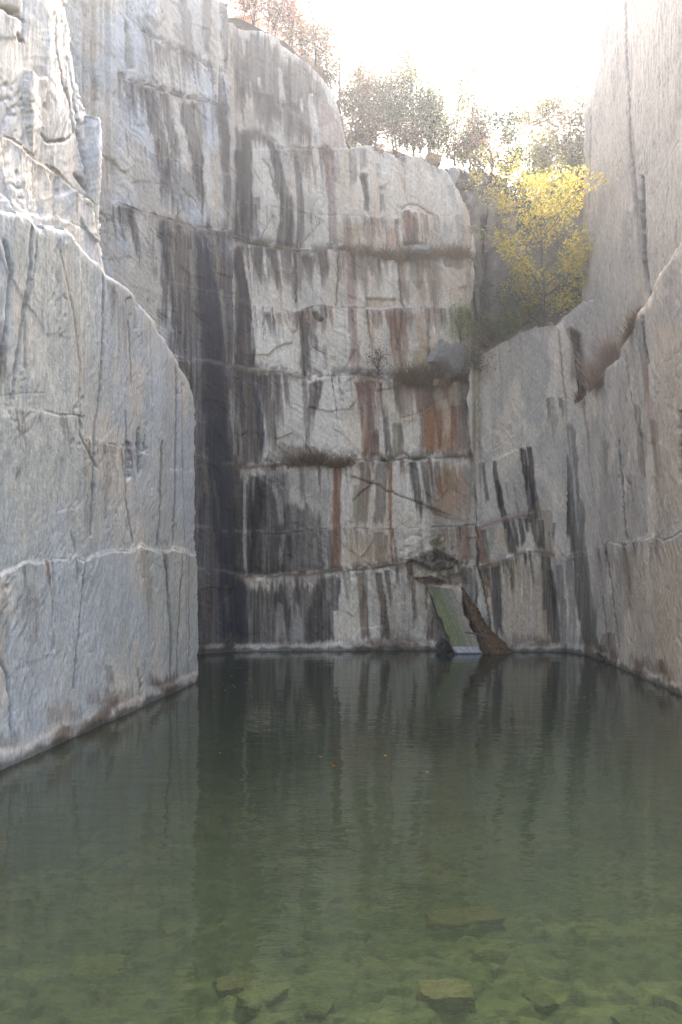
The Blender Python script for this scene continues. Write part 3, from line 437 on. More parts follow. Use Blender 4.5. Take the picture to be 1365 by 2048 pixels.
        S('purp', .9, .3, (530, 745, 14), (536, 800, 11), (540, 860, 12), (548, 905, 18)), S('purp', .7, .5, (552, 750, 7), (556, 800, 5), (560, 850, 4)), S('pale', .6, .3, (575, 760, 14), (582, 840, 14), (588, 890, 10)), S('purp', .92, .55, (630, 760, 16), (628, 800, 11), (624, 850, 7), (616, 890, 5)), S('purp', .6, .4, (609, 762, 4), (612, 840, 5), (615, 905, 5)), S('brown', .6, .1, (560, 880, 26), (600, 900, 50), (600, 925, 60)), S('purp', .6, .2, (500, 760, 10), (508, 840, 10), (518, 920, 10)),
        S('rust', .9, .05, (726, 760, 14), (731, 810, 15), (736, 860, 16), (740, 915, 20)), S('purp', .6, .2, (738, 762, 8), (744, 820, 9), (746, 915, 12)), S('pale', .85, .4, (755, 765, 4), (757, 810, 5), (763, 870, 4)), S('dbrown', .85, .1, (761, 765, 5), (767, 820, 6), (774, 870, 6), (780, 915, 10)), S('olive', .5, .3, (778, 765, 5), (780, 830, 6)), S('warm', .7, .3, (772, 765, 7), (778, 830, 10), (782, 860, 6)), S('olive', .6, .3, (797, 768, 5), (800, 820, 6), (806, 836, 8)), S('olive', .75, .2, (796, 845, 10), (798, 880, 12), (800, 915, 12)), S('dark', .5, .3, (802, 850, 5), (803, 900, 6)), S('pale', .9, .1, (818, 762, 14), (820, 800, 16), (822, 834, 14)), S('warm', .6, .3, (828, 845, 8), (824, 890, 8)), S('orange', .6, .3, (836, 770, 3), (838, 830, 3)), S('orange', .6, .3, (845, 772, 3), (846, 820, 3)), S('rust', .8, .1, (860, 775, 12), (858, 820, 14), (856, 860, 16), (852, 908, 18)), S('orange', .75, .1, (885, 800, 32), (882, 860, 32), (880, 908, 30)), S('rust', .7, .2, (912, 810, 10), (914, 905, 12)), S('rust', .8, .1, (878, 820, 4), (879, 860, 4), (880, 905, 3)), S('dbrown', .5, .2, (925, 800, 8), (926, 905, 8)), S('pale', .5, .4, (868, 775, 4), (872, 800, 4)), S('warm', .6, .3, (895, 800, 7), (894, 880, 7)), S('dark', .45, .1, (770, 898, 48), (775, 915, 50)), S('brown', .5, .1, (830, 896, 50), (840, 912, 60)), S('tan', .7, .1, (910, 765, 20), (918, 800, 14)),
        # rows 920-1140
        S('dark', .9, .02, (515, 938, 50), (530, 1040, 55), (530, 1148, 56)), S('dark', .75, .05, (590, 1000, 30), (600, 1060, 48), (605, 1145, 56)), S('black', .9, .03, (510, 955, 9), (511, 1020, 15), (506, 1100, 15), (508, 1150, 15)), S('black', .6, .1, (528, 950, 6), (530, 1060, 6)), S('grey', .8, .1, (489, 940, 2.2), (489, 1040, 2.5), (491, 1150, 2.5)), S('grey', .6, .4, (506, 955, 2), (505, 1010, 1.8)), S('mid', .6, .2, (560, 940, 18), (565, 1000, 14)), S('grey', .7, .3, (548, 965, 4), (558, 1000, 6), (566, 1055, 4)), S('grey', .75, .25, (630, 930, 22), (634, 980, 24), (645, 1030, 14)), S('purp', .6, .4, (604, 932, 4), (606, 1020, 5)), S('grey', .7, .4, (566, 1068, 4), (562, 1130, 5)), S('grey', .65, .4, (646, 1070, 5), (650, 1140, 6)), S('grey', .5, .4, (630, 1075, 4), (632, 1140, 4)), S('black', .5, .3, (580, 1070, 6), (582, 1140, 6)), S('rust', .95, 0, (675, 930, 7.5), (673, 1000, 8.5), (674, 1060, 9.5), (673, 1142, 9.5)), S('orange', .4, 0, (670, 960, 2.5), (669, 1060, 3), (668, 1140, 3)),
        S('dark', .5, .1, (661, 1060, 5), (662, 1140, 5)), S('pale', .8, .05, (699, 925, 14), (698, 990, 13), (694, 1050, 12)), S('brown', .75, .1, (728, 924, 10), (732, 980, 12), (724, 1050, 10)), S('purp', .7, .1, (763, 924, 12), (762, 980, 12), (758, 1050, 10)), S('pale', .7, .3, (750, 930, 3), (749, 1000, 3)), S('olive', .5, .2, (712, 970, 5), (710, 1050, 6)), S('orange', .85, .1, (781, 925, 4), (778, 990, 4), (782, 1060, 3), (782, 1128, 4)), S('tan', .7, .05, (735, 1060, 42), (735, 1136, 44)), S('brown', .5, .3, (758, 1065, 8), (756, 1130, 9)), S('dbrown', .5, .4, (772, 1070, 4), (772, 1128, 6)), S('pale', .85, .1, (806, 922, 16), (814, 980, 20), (820, 1030, 20)), S('pale', .7, .1, (812, 1060, 22), (806, 1120, 18)), S('dark', .9, .25, (826, 924, 6), (832, 960, 8), (838, 1000, 9), (848, 1040, 7)), S('purp', .85, .3, (848, 924, 8), (856, 980, 6), (862, 1020, 4)), S('purp', .8, .3, (872, 924, 6), (878, 970, 6), (884, 1005, 4)), S('olive', .5, .2, (896, 920, 14), (902, 990, 14)), S('orange', .5, .2, (890, 930, 20), (895, 1040, 24)), S('orange', .4, .3, (922, 930, 12), (928, 1040, 14)), S('brown', .75, .2, (852, 1012, 6), (880, 1030, 10), (905, 1040, 8)), S('rust', .5, .2, (925, 1050, 14), (928, 1128, 14)), S('moss', .5, .2, (868, 1075, 10), (880, 1120, 26)),
        # bottom row
        S('dark', .9, .02, (520, 1156, 56), (520, 1230, 58), (520, 1290, 60)), S('dark', .8, .05, (600, 1152, 50), (600, 1200, 52), (602, 1290, 52)), S('navy', .5, .1, (482, 1160, 18), (484, 1290, 18)), S('black', .4, .1, (478, 1160, 10), (476, 1290, 12)), S('dark', .85, .05, (664, 1146, 22), (650, 1220, 30), (640, 1285, 40)), S('grey', .7, .1, (556, 1205, 3), (559, 1225, 8), (560, 1250, 10), (563, 1288, 13)), S('grey', .75, .1, (584, 1195, 2), (588, 1222, 9), (592, 1250, 13), (595, 1286, 14)), S('dark', .7, .4, (578, 1200, 4), (578, 1260, 5)), S('dark', .6, .5, (590, 1200, 3), (592, 1250, 2)), S('grey', .6, .4, (580, 1170, 7), (582, 1220, 5)), S('warm', .8, .1, (672, 1222, 6), (676, 1250, 9), (680, 1286, 9)), S('pale', .9, .05, (697, 1148, 10), (702, 1200, 13), (706, 1284, 15)), S('brown', .85, .1, (718, 1146, 6), (726, 1200, 8), (734, 1284, 10)), S('purp', .6, .2, (728, 1146, 6), (734, 1210, 5)), S('dbrown', .9, .1, (757, 1145, 9), (764, 1190, 7), (770, 1240, 8), (772, 1284, 10)), S('purp', .8, .4, (775, 1140, 5), (780, 1180, 4), (784, 1220, 2)), S('pale', .8, .1, (808, 1134, 22), (815, 1200, 26), (820, 1284, 30)), S('purp', .7, .4, (792, 1130, 4), (798, 1180, 2)), S('brown', .7, .3, (820, 1128, 6), (828, 1170, 5), (832, 1250, 4)), S('purp', .8, .1, (872, 1190, 10), (872, 1240, 14), (878, 1290, 22)), S('mid', .6, .2, (866, 1150, 18), (860, 1190, 12)), S('brown', .7, .1, (905, 1130, 30), (905, 1170, 40)), S('dbrown', .8, .1, (935, 1130, 14), (940, 1200, 16), (950, 1290, 20)), S('brown', .4, .1, (760, 1262, 60), (760, 1290, 80)), S('brown', .35, .1, (800, 1150, 60), (820, 1280, 60)), S('tan', .35, .1, (706, 1150, 20), (706, 1280, 22))],
    drip_pal=lambda x, y: (('purp', 'dark', 'purp', 'grey') if x < 660 else (('purp', 'mid', 'pink', 'tan', 'brown') if y < 620 else ('brown', 'rust', 'dbrown', 'purp', 'olive'))), drips=160, extra=b_extra, lip=.07, curtain=.68, tint=(1.13, 1.0, .82))
# --- the slab at the back right, standing forward of the back wall
R1_J = [([(965, 905), (1000, 890), (1030, 862), (1060, 832), (1075, 815), (1092, 800), (1110, 793)], .05, .15, .5, False, 2), ([(985, 921), (1015, 907), (1050, 893)], .04, .15, .5, False, 2), ([(963, 1052), (1004, 1040), (1018, 1036), (1060, 1028), (1068, 1027)], .08, .2, .5, False, 2),
        ([(950, 1132), (985, 1128), (1010, 1118), (1040, 1108), (1060, 1102), (1085, 1102), (1110, 1112)], .2, .4, .3, True, 3)]
rock_face('quarry_cliff', [(3.55, 26.3), (3.75, 25.75), (4.15, 25.5), (5.5, 25.45), (8.3, 25.5)], -2.4, 11.6, .028, .026, 500,
    'smooth grey slab at the back right with a curved top below the yellow tree', thick=1.8, name2='R1', base=('rgrey', 'grey', 'warm'), grain=-1.0, facet=.012, relief=.7,
    top=[(900, 760), (935, 735), (946, 716), (962, 708), (985, 694), (1000, 684), (1030, 668), (1060, 654), (1090, 648), (1112, 646), (1125, 636), (1150, 618), (1170, 602), (1250, 560)],
    left=[(945, 700), (940, 740), (932, 800), (940, 870), (948, 930), (954, 1010), (958, 1130), (975, 1200), (990, 1300), (990, 1500)], joints=R1_J,
    cracks=[([(1117, 655), (1124, 720), (1130, 780), (1135, 800)], 1.6, .05, 'dark', .7), ([(960, 720), (958, 800), (962, 900)], 2.0, .05, 'olive', .6), ([(1098, 1060), (1100, 1100)], 1.2, .03, 'dark', .6), ([(1086, 650), (1082, 700)], 1, .02, 'mid', .4), ([(1045, 700), (1048, 760), (1040, 800)], 1, .01, 'olive', .35), ([(1014, 965), (1018, 1000)], 1., .03, 'dark', .7), ([(1030, 970), (1034, 1000), (1038, 1030)], 1., .03, 'dark', .7), ([(940, 1035), (952, 1010), (958, 1000)], 1.4, .04, 'dbrown', .6), ([(1020, 1120), (1021, 1290)], 1., -.02, 'white', .4), ([(1064, 1110), (1066, 1290)], 1., -.02, 'white', .4), ([(1043, 1115), (1046, 1200)], .9, -.02, 'white', .35)],
    recess=[([(1140, 652), (1167, 664), (1180, 790), (1158, 790)], .35, 'dbrown', .95, 4), ([(1040, 896), (1048, 895), (1070, 1080), (1060, 1050)], .12, None, 0, 4)],
    streaks=[S('brown', .6, .2, (1138, 656, 4), (1146, 700, 6), (1150, 770, 6)), S('black', .95, .05, (1047, 897, 4), (1054, 950, 6), (1066, 1010, 7), (1074, 1060, 8), (1080, 1100, 9)), S('black', .95, .05, (1058, 893, 5), (1064, 950, 6), (1072, 1000, 6), (1078, 1040, 6)), S('dbrown', .9, .1, (989, 921, 4), (996, 980, 6), (1001, 1020, 5)), S('black', .95, .05, (995, 960, 4), (1002, 1000, 7), (1010, 1030, 6), (1020, 1080, 10), (1026, 1112, 8)), S('black', .85, .1, (940, 930, 3), (944, 970, 4), (952, 1005, 4)), S('navy', .8, .1, (967, 925, 3), (972, 980, 3), (976, 1006, 4)), S('dark', .5, .3, (960, 925, 2), (962, 980, 2)), S('dark', .9, .2, (1027, 1035, 2.5), (1034, 1070, 4), (1038, 1100, 4)), S('dark', .9, .2, (1040, 1035, 3), (1046, 1070, 5), (1050, 1098, 4)), S('dark', .85, .2, (1052, 1034, 3), (1058, 1065, 3)), S('rust', .9, .05, (944, 1050, 7), (956, 1060, 12), (958, 1100, 12), (965, 1130, 14)), S('dbrown', .8, .1, (938, 1000, 8), (944, 1060, 10), (950, 1135, 12)), S('dark', .7, .2, (968, 1060, 4), (972, 1120, 8)), S('olive', .5, .3, (985, 1055, 6), (980, 1110, 10)), S('tan', .5, .2, (1002, 1055, 14), (1010, 1110, 14)), S('olive', .4, .3, (1020, 1112, 30), (1000, 1135, 40)),
             S('dbrown', .75, .4, (1095, 797, 3), (1098, 830, 3.5), (1100, 860, 3)), S('mid', .6, .4, (1104, 796, 6), (1110, 840, 7), (1110, 880, 4)), S('dbrown', .75, .4, (1120, 795, 4), (1124, 830, 4)), S('mid', .45, .4, (1128, 800, 6), (1130, 850, 6)), S('olive', .45, .5, (999, 690, 2), (1002, 740, 2), (1004, 780, 1)), S('olive', .4, .5, (1042, 665, 2), (1045, 730, 2)), S('olive', .4, .5, (1022, 676, 2), (1024, 720, 1)), S('moss', .45, .3, (948, 760, 6), (950, 850, 8), (952, 920, 8)), S('grey', .5, .2, (945, 740, 5), (940, 850, 5), (950, 915, 6)),
             S('mid', .6, .2, (1090, 1020, 10), (1094, 1060, 12), (1098, 1110, 12)), S('tan', .4, .3, (1085, 1000, 14), (1092, 1100, 16)), S('dbrown', .8, .3, (1107, 1045, 3), (1106, 1080, 4)), S('dark', .8, .1, (1080, 1040, 5), (1085, 1100, 6)),
             S('tan', .55, .1, (1040, 1112, 50), (1050, 1200, 45), (1060, 1290, 50)), S('black', .85, .15, (990, 1132, 8), (993, 1190, 10), (998, 1280, 9)), S('dark', .7, .3, (1016, 1118, 5), (1024, 1150, 4), (1028, 1190, 3)), S('dbrown', .8, .2, (962, 1132, 10), (965, 1180, 10), (975, 1240, 8)), S('orange', .4, .2, (975, 1150, 8), (980, 1230, 8)), S('pale', .5, .3, (978, 1195, 4), (980, 1230, 5)), S('dbrown', .85, .1, (1090, 1112, 8), (1098, 1170, 12), (1102, 1230, 16), (1108, 1290, 18)), S('black', .55, .3, (1104, 1140, 6), (1110, 1200, 6), (1122, 1280, 8)), S('tan', .5, .2, (1085, 1220, 8), (1092, 1285, 12)), S('mid', .7, .1, (1120, 1130, 8), (1126, 1210, 8), (1135, 1290, 8)), S('brown', .5, .1, (1050, 1262, 60), (1055, 1292, 66))],
    drip_pal=lambda x, y: ('dbrown', 'dark', 'olive', 'black'), drips=26, lip=.05, gain=1.05, curtain=.4)
# --- right wall below the slanting bench
R2_J = [([(1100, 1124), (1130, 1114), (1165, 1106), (1185, 1105), (1202, 1094), (1218, 1080), (1236, 1085), (1248, 1092), (1262, 1085), (1290, 1076), (1305, 1070), (1316, 1074), (1324, 1082), (1350, 1068), (1400, 1046), (1800, 900)], .03, .1, .4, True, 3),
        ([(1225, 985), (1240, 960), (1252, 940), (1262, 900), (1285, 850)], .003, .0, .35, False, 2), ([(1315, 890), (1335, 880), (1365, 855)], .006, .05, .5, False, 3), ([(1290, 560), (1320, 540), (1345, 520), (1380, 480)], .01, 0, .3, False, 2)]
rock_face('quarry_cliff', [(7.1, 25.7), (7.52, 24.7), wl(1200, 1318), wl(1365, 1390), (7.3, 5.0)], -2.2, 12.5, .036, .03, 600,
    'long grey brown right wall rising from the water to a slanting bench', thick=.85, name2='R2', base=('rgrey', 'grey', 'warm'), grain=-1.05, facet=.010, facet_sc=(1.2, 1.6), relief=.8,
    top=[(1050, 905), (1100, 865), (1125, 835), (1145, 812), (1168, 790), (1188, 768), (1205, 742), (1240, 708), (1245, 690), (1262, 660), (1272, 625), (1285, 612), (1296, 590), (1312, 560), (1340, 515), (1365, 470), (1420, 380), (1500, 250), (2200, -300)],
    joints=R2_J, cracks=[([(1168, 800), (1170, 850), (1176, 880)], 1.8, .05, 'dark', .7), ([(1250, 700), (1256, 770), (1270, 830), (1282, 880)], 1.4, .03, 'dark', .6), ([(1285, 630), (1288, 680), (1296, 730)], 1.8, .05, 'dark', .55), ([(1237, 880), (1243, 950), (1248, 1020), (1254, 1082)], 2.2, .06, 'black', .85), ([(1210, 1092), (1222, 1170), (1230, 1240), (1240, 1300)], 1.7, .05, 'dark', .8), ([(1205, 1190), (1214, 1260), (1220, 1320)], 1.5, .03, 'dbrown', .6), ([(1358, 820), (1362, 870), (1361, 920), (1364, 960)], 3.5, .08, 'black', .8), ([(1176, 840), (1180, 930), (1186, 980)], 1.0, .02, 'brown', .6), ([(1278, 815), (1284, 900), (1288, 960)], 1.2, .03, 'brown', .6), ([(1196, 1305), (1206, 1320), (1212, 1340)], 3, .1, 'dark', .7)],
    streaks=[S('dark', .85, .04, (1126, 870, 8), (1132, 950, 9), (1146, 1050, 11), (1158, 1110, 13), (1168, 1200, 14), (1180, 1300, 18)), S('mid', .85, .04, (1142, 850, 8), (1150, 950, 9), (1160, 1060, 10), (1176, 1200, 12), (1188, 1320, 14)), S('black', .6, .2, (1122, 880, 3), (1130, 960, 3), (1142, 1060, 4), (1150, 1112, 4)), S('dark', .5, .3, (1138, 1115, 6), (1142, 1200, 7), (1150, 1290, 8)), S('lgrey', .5, .3, (1140, 860, 1.5), (1150, 980, 1.8), (1158, 1100, 1.5)), S('mid', .7, .3, (1275, 640, 9), (1285, 700, 9), (1292, 760, 8), (1300, 830, 7)), S('dark', .6, .3, (1284, 630, 4), (1292, 720, 4)), S('orange', .4, .3, (1290, 720, 3), (1298, 780, 5), (1305, 840, 6), (1312, 900, 5)), S('brown', .5, .4, (1308, 840, 8), (1316, 920, 9), (1312, 1000, 6)), S('brown', .55, .3, (1272, 810, 4), (1280, 880, 5), (1284, 960, 4)), S('tan', .45, .4, (1186, 830, 2), (1188, 960, 3), (1190, 980, 4)), S('tan', .4, .1, (1335, 640, 28), (1340, 800, 30), (1345, 1060, 32)), S('tan', .45, .1, (1340, 1080, 30), (1345, 1200, 34), (1350, 1400, 40)), S('dark', .55, .2, (1247, 1085, 4), (1256, 1160, 5), (1265, 1240, 4)), S('mid', .4, .4, (1262, 950, 8), (1265, 1060, 8)), S('brown', .35, .5, (1250, 1100, 14), (1262, 1220, 14)), S('brown', .5, .5, (1300, 1085, 4), (1304, 1140, 3)), S('brown', .4, .4, (1210, 880, 4), (1214, 960, 4)),
             S('brown', .6, .05, (1215, 1262, 14), (1215, 1318, 20)), S('brown', .55, .05, (1290, 1300, 44), (1290, 1350, 44)), S('dbrown', .6, .3, (1320, 1318, 6), (1326, 1350, 6)), S('dbrown', .5, .1, (1205, 1290, 8), (1206, 1318, 10)), S('tan', .35, .2, (1270, 1090, 40), (1280, 1200, 44), (1290, 1330, 50))],
    drip_pal=lambda x, y: ('mid', 'brown', 'tan', 'dark'), drips=40, lip=.035, gain=1.08)
# --- upper right wall behind the bench
R2_TOP = [(1050, 905), (1100, 865), (1125, 835), (1145, 812), (1168, 790), (1188, 768), (1205, 742), (1240, 708), (1245, 690), (1262, 660), (1272, 625), (1285, 612), (1296, 590), (1312, 560), (1340, 515), (1365, 470), (1420, 380)]
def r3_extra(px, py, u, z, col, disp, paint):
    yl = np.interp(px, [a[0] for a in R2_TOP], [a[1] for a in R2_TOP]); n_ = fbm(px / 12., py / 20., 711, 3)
    paint(sstep(-34 - 30 * (px < 1250), -6, py - yl) * sstep(.25, .6, n_) * (px < 1330), PAL['tan'], .5); paint(sstep(-9, -3, py - yl) * (px < 1345), PAL['brown'], .6)  # bench soil browns, plus a dark line painted as shading above the bench
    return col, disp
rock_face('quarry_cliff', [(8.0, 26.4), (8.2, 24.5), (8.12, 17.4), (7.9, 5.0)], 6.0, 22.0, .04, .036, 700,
    'tall plain grey upper right wall rising out of frame behind the slanting bench', thick=1.5, base=('rgrey', 'grey', 'rgrey'), grain=-1.25, facet=.010, facet_sc=(1.5, 2.5), relief=.75, lip=0,
    left=[(1222, -900), (1207, 0), (1202, 80), (1196, 150), (1186, 186), (1178, 200), (1168, 208), (1168, 330), (1164, 420), (1165, 900)],
    joints=[([(1215, 110), (1240, 80), (1262, 55), (1280, 20)], .003, 0, .5, False, 2), ([(1275, 242), (1290, 215), (1308, 185), (1322, 168)], .003, .1, .5, False, 2), ([(1292, 390), (1308, 385), (1325, 350), (1345, 300), (1370, 262)], .003, .1, .55, False, 2), ([(1185, 405), (1205, 375), (1228, 340), (1240, 300)], .003, 0, .3, False, 3), ([(1225, 560), (1240, 530), (1255, 490), (1262, 460)], .003, 0, .35, False, 2)],
    cracks=[([(1248, -100), (1252, 60), (1256, 160), (1262, 280), (1268, 360), (1276, 440)], 2.4, .07, 'mid', .6), ([(1284, 350), (1286, 440), (1288, 500), (1294, 560), (1302, 600)], 3.8, .14, 'dark', .75), ([(1184, 200), (1182, 260), (1180, 340), (1178, 420)], 1.4, .04, 'mid', .5), ([(1320, 170), (1322, 140), (1345, 60), (1365, 20)], 1.2, .03, 'dark', .5), ([(1320, 130), (1322, 190)], 1., .02, 'mid', .5), ([(1230, 300), (1240, 340)], .8, .02, 'mid', .4), ([(1355, 440), (1352, 470), (1356, 500)], 2, .04, 'mid', .5)],
    streaks=[S('mid', .5, .2, (1262, 250, 5), (1268, 360, 6), (1276, 440, 7), (1282, 540, 8)), S('dark', .5, .3, (1284, 400, 5), (1290, 520, 6), (1298, 595, 5)), S('mid', .3, .3, (1255, 420, 10), (1262, 560, 12)), S('pink', .25, .3, (1210, 640, 24), (1205, 720, 24)), S('tan', .4, .3, (1278, 540, 4), (1284, 600, 5)), S('grey', .3, .4, (1180, 420, 12), (1182, 640, 12))],
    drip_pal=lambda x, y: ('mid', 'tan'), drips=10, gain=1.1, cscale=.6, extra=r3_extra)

# ------------------------------------------------------------------ pool
def grid_mesh(name, x0, x1, y0, y1, nx, ny, zf, colf=None, smooth=True):
    xs, ys = np.linspace(x0, x1, nx), np.linspace(y0, y1, ny); X, Y = np.meshgrid(xs, ys, indexing='ij'); Z = zf(X, Y)
    idx = np.arange(nx * ny).reshape(nx, ny)
    q = np.stack([idx[:-1, :-1], idx[1:, :-1], idx[1:, 1:], idx[:-1, 1:]], -1).reshape(-1, 4)
    c = colf(X, Y, Z).reshape(-1, 3) if colf else None
    return raw_mesh(name, np.stack([X, Y, Z], -1).reshape(-1, 3), q, c, smooth)
def bed_z(X, Y):
    b = -1.0 - .085 * np.clip(Y - 3.5, -6, 14)
    b = b + .25 * (fbm(X / 2.2, Y / 2.2, 61, 3) - .5) + .10 * worley(X / .5, Y / .42, 62) + .05 * worley(X / .17, Y / .17, 66) + .06 * (fbm(X / .16, Y / .16, 67, 3) - .5)
    return np.minimum(b, -.35)
def bed_c(X, Y, Z):
    n = fbm(X / .9, Y / .7, 63, 4)[..., None]; n2 = (.6 * fbm(X / .2, Y / .14, 64, 4) + .4 * (worley(X / .19, Y / .16, 68) * .6 + .5))[..., None]
    c = lin((86, 92, 63)) + (lin((114, 114, 80)) - lin((86, 92, 63))) * sstep(.42, .66, n)
    c = c + (lin((56, 60, 44)) - c) * sstep(.50, .64, n2) * .8
    c = c + (lin((140, 130, 72)) - c) * np.exp(-(((X + .45) / .7) ** 2 + ((Y - 5.3) / .6) ** 2))[..., None] * .7
    return c
tag(obj('pond_bed', grid_mesh('pond_bed', -8, 10, 1.0, 27.5, 420, 600, bed_z, bed_c, False), M_ROUGH), kind='structure')

M_WATER, t, p = new_mat('pond_water'); t.nodes.remove(p); L = t.links.new
tc = N(t, 'ShaderNodeTexCoord')
def ripple(scale, det, sx, sy, dist=.3):
    mp = N(t, 'ShaderNodeMapping'); mp.inputs['Scale'].default_value = (sx, sy, 1); mp.inputs['Rotation'].default_value = (0, 0, .12)
    n = N(t, 'ShaderNodeTexNoise'); n.inputs['Scale'].default_value = scale; n.inputs['Detail'].default_value = det; n.inputs['Distortion'].default_value = dist
    L(tc.outputs['Object'], mp.inputs[0]); L(mp.outputs[0], n.inputs['Vector']); return n
ra, rb = ripple(3.2, 3, .6, 1.6), ripple(.7, 2, 1, 1.2)
b1 = N(t, 'ShaderNodeBump'); b1.inputs['Strength'].default_value = 1; b1.inputs['Distance'].default_value = .006
b2 = N(t, 'ShaderNodeBump'); b2.inputs['Strength'].default_value = 1; b2.inputs['Distance'].default_value = .012
L(ra.outputs[0], b1.inputs['Height']); L(rb.outputs[0], b2.inputs['Height']); L(b1.outputs[0], b2.inputs['Normal'])
fr = N(t, 'ShaderNodeFresnel'); fr.inputs['IOR'].default_value = 1.36; L(b2.outputs[0], fr.inputs['Normal'])
gl = N(t, 'ShaderNodeBsdfGlossy'); gl.inputs['Roughness'].default_value = .025; gl.inputs['Color'].default_value = (.93, .95, .93, 1); L(b2.outputs[0], gl.inputs['Normal'])
tr = N(t, 'ShaderNodeBsdfTransparent'); tr.inputs['Color'].default_value = (.58, .66, .53, 1)
df = N(t, 'ShaderNodeBsdfDiffuse'); df.inputs['Color'].default_value = (.022, .029, .019, 1)
lw = N(t, 'ShaderNodeLayerWeight'); lw.inputs['Blend'].default_value = .5          # a longer path through the murky water at grazing view
mr = N(t, 'ShaderNodeMapRange'); mr.inputs[1].default_value = .42; mr.inputs[2].default_value = .93; mr.inputs[3].default_value = .25; mr.inputs[4].default_value = .96; L(lw.outputs['Facing'], mr.inputs[0])
m1 = N(t, 'ShaderNodeMixShader'); L(mr.outputs[0], m1.inputs[0]); L(tr.outputs[0], m1.inputs[1]); L(df.outputs[0], m1.inputs[2])
m2 = N(t, 'ShaderNodeMixShader'); L(fr.outputs[0], m2.inputs[0]); L(m1.outputs[0], m2.inputs[1]); L(gl.outputs[0], m2.inputs[2]); L(m2.outputs[0], t.nodes['Material Output'].inputs[0])
tag(obj('pond_water', raw_mesh('pond_water', [(-9, -6, 0), (11, -6, 0), (11, 28, 0), (-9, 28, 0)], [(0, 1, 2, 3)]), M_WATER), kind='structure')

# sunken blocks on the bed
def block_mesh(name, sx, sy, sz, seed, col, rough=.08, n=9):
    """an irregular, chipped stone block"""
    import bmesh
    bm = bmesh.new(); bmesh.ops.create_cube(bm, size=1); bmesh.ops.subdivide_edges(bm, edges=bm.edges[:], cuts=n, use_grid_fill=True)
    bm.verts.ensure_lookup_table(); v = np.array([x.co[:] for x in bm.verts]); r = np.random.default_rng(seed)
    for _ in range(7):                                        # cut corners off with random planes
        d = r.normal(size=3); d /= np.linalg.norm(d); o = .44 + .16 * r.random(); s = v @ d - o * (abs(d).sum() * .78); k = s > 0; v[k] -= np.outer(s[k], d)
    v += (rough * (fbm(v[:, 0] * 3 + v[:, 2] * 1.7, v[:, 1] * 3 + v[:, 2] * 2.1, seed, 3) - .5))[:, None] * np.sign(v) + rough * .4 * (r.random(v.shape) - .5)
    v *= (sx, sy, sz)
    for b, q in zip(bm.verts, v): b.co = q
    me = bpy.data.meshes.new(name); bm.to_mesh(me); bm.free()
    a = me.color_attributes.new('tone', 'FLOAT_COLOR', 'POINT'); c4 = np.ones((len(v), 4), np.float32)
    c4[:, :3] = np.array(col) * (.75 + .5 * fbm(v[:, 0] * 6 + seed, v[:, 2] * 6 + v[:, 1] * 5, seed, 3))[:, None]; a.data.foreach_set('color', c4.ravel()); return me
def sunk(px, py, sx, sy, sz, rz, col, label, seed, tilt=0):
    zt = -.9; t_ = (zt - CH) / ((HZ - py) / F); x, y = (px - W / 2) / F * t_, t_
    zb = float(bed_z(np.array([x]), np.array([y]))[0])
    o = obj('sunken_block', block_mesh('sunken_block', sx * .8, sy * .8, sz * .7, seed, lin(col), .14), M_ROUGH, loc=(x, y, zb - sz * .02)); o.rotation_euler = (tilt, tilt * .6, rz); tag(o, label, 'stone block', 'stone blocks on the pond bed')
sunk(893, 1925, .62, .42, .34, .12, (128, 116, 84), 'squarish brown stone block under the water near the front right', 1)
sunk(600, 1800, .42, .30, .26, -.5, (88, 90, 60), 'dark pointed stone under the water near the middle of the pond', 2, .2)
sunk(470, 1868, .5, .32, .22, .4, (112, 100, 70), 'flat tilted brown stone under the water right of the wall reflection', 3, .12)
sunk(525, 1915, .55, .45, .34, .9, (110, 108, 74), 'greenish stone under the water beside the yellow patch of bed', 4)
sunk(190, 1815, .8, .5, .26, .3, (104, 106, 68), 'broad dark flat stone under the water at left', 5, .1)
sunk(640, 1945, .3, .25, .2, 1.2, (92, 92, 60), 'small dark stone under the water at the bottom centre', 6)
sunk(930, 1745, 1.1, .5, .25, .2, (110, 96, 60), 'long brown ledge stone under the water right of centre', 7)
sunk(1310, 1990, .7, .6, .4, .5, (84, 90, 58), 'dark stone under the water in the bottom right corner', 8)
sunk(1080, 1900, .4, .3, .22, 2.0, (84, 86, 58), 'mossy stone under the water right of the squarish brown block', 9)

# fallen leaves floating on the water
lm = raw_mesh('floating_leaf', [(-.05, 0, 0), (-.01, -.022, .004), (.05, 0, .006), (-.01, .022, .004)], [(0, 1, 2, 3)], np.tile(lin((196, 160, 70)), (4, 1)))
lm2 = raw_mesh('floating_leaf', [(-.05, 0, 0), (-.01, -.022, .004), (.05, 0, .006), (-.01, .022, .004)], [(0, 1, 2, 3)], np.tile(lin((160, 110, 60)), (4, 1)))
rl = random.Random(3)
for i in range(70):
    if i < 22: px, py = rl.uniform(405, 520), rl.uniform(1325, 1395)
    elif i < 54: px, py = rl.uniform(880, 1350), rl.uniform(1315, 1440)
    else: px, py = rl.uniform(420, 1000), rl.uniform(1330, 1560)
    x, y = wl(px, py)
    if i == 54: x, y = wl(771, 1512)
    if i == 55: x, y = wl(1168, 1396)
    if x > 7.0 or x < -3.0: continue
    o = obj('floating_leaf', lm if rl.random() < .65 else lm2, M_LEAF, loc=(x, y, .006)); o.rotation_euler = (0, 0, rl.uniform(0, 6.28)); s_ = rl.uniform(.5, 1.0); o.scale = (s_, s_, s_)
    if i in (54, 55): o.scale = (1.0, 1.0, 1)
    tag(o, 'small fallen yellow brown leaf floating on the dark water', 'leaf', 'leaves floating on the pond')

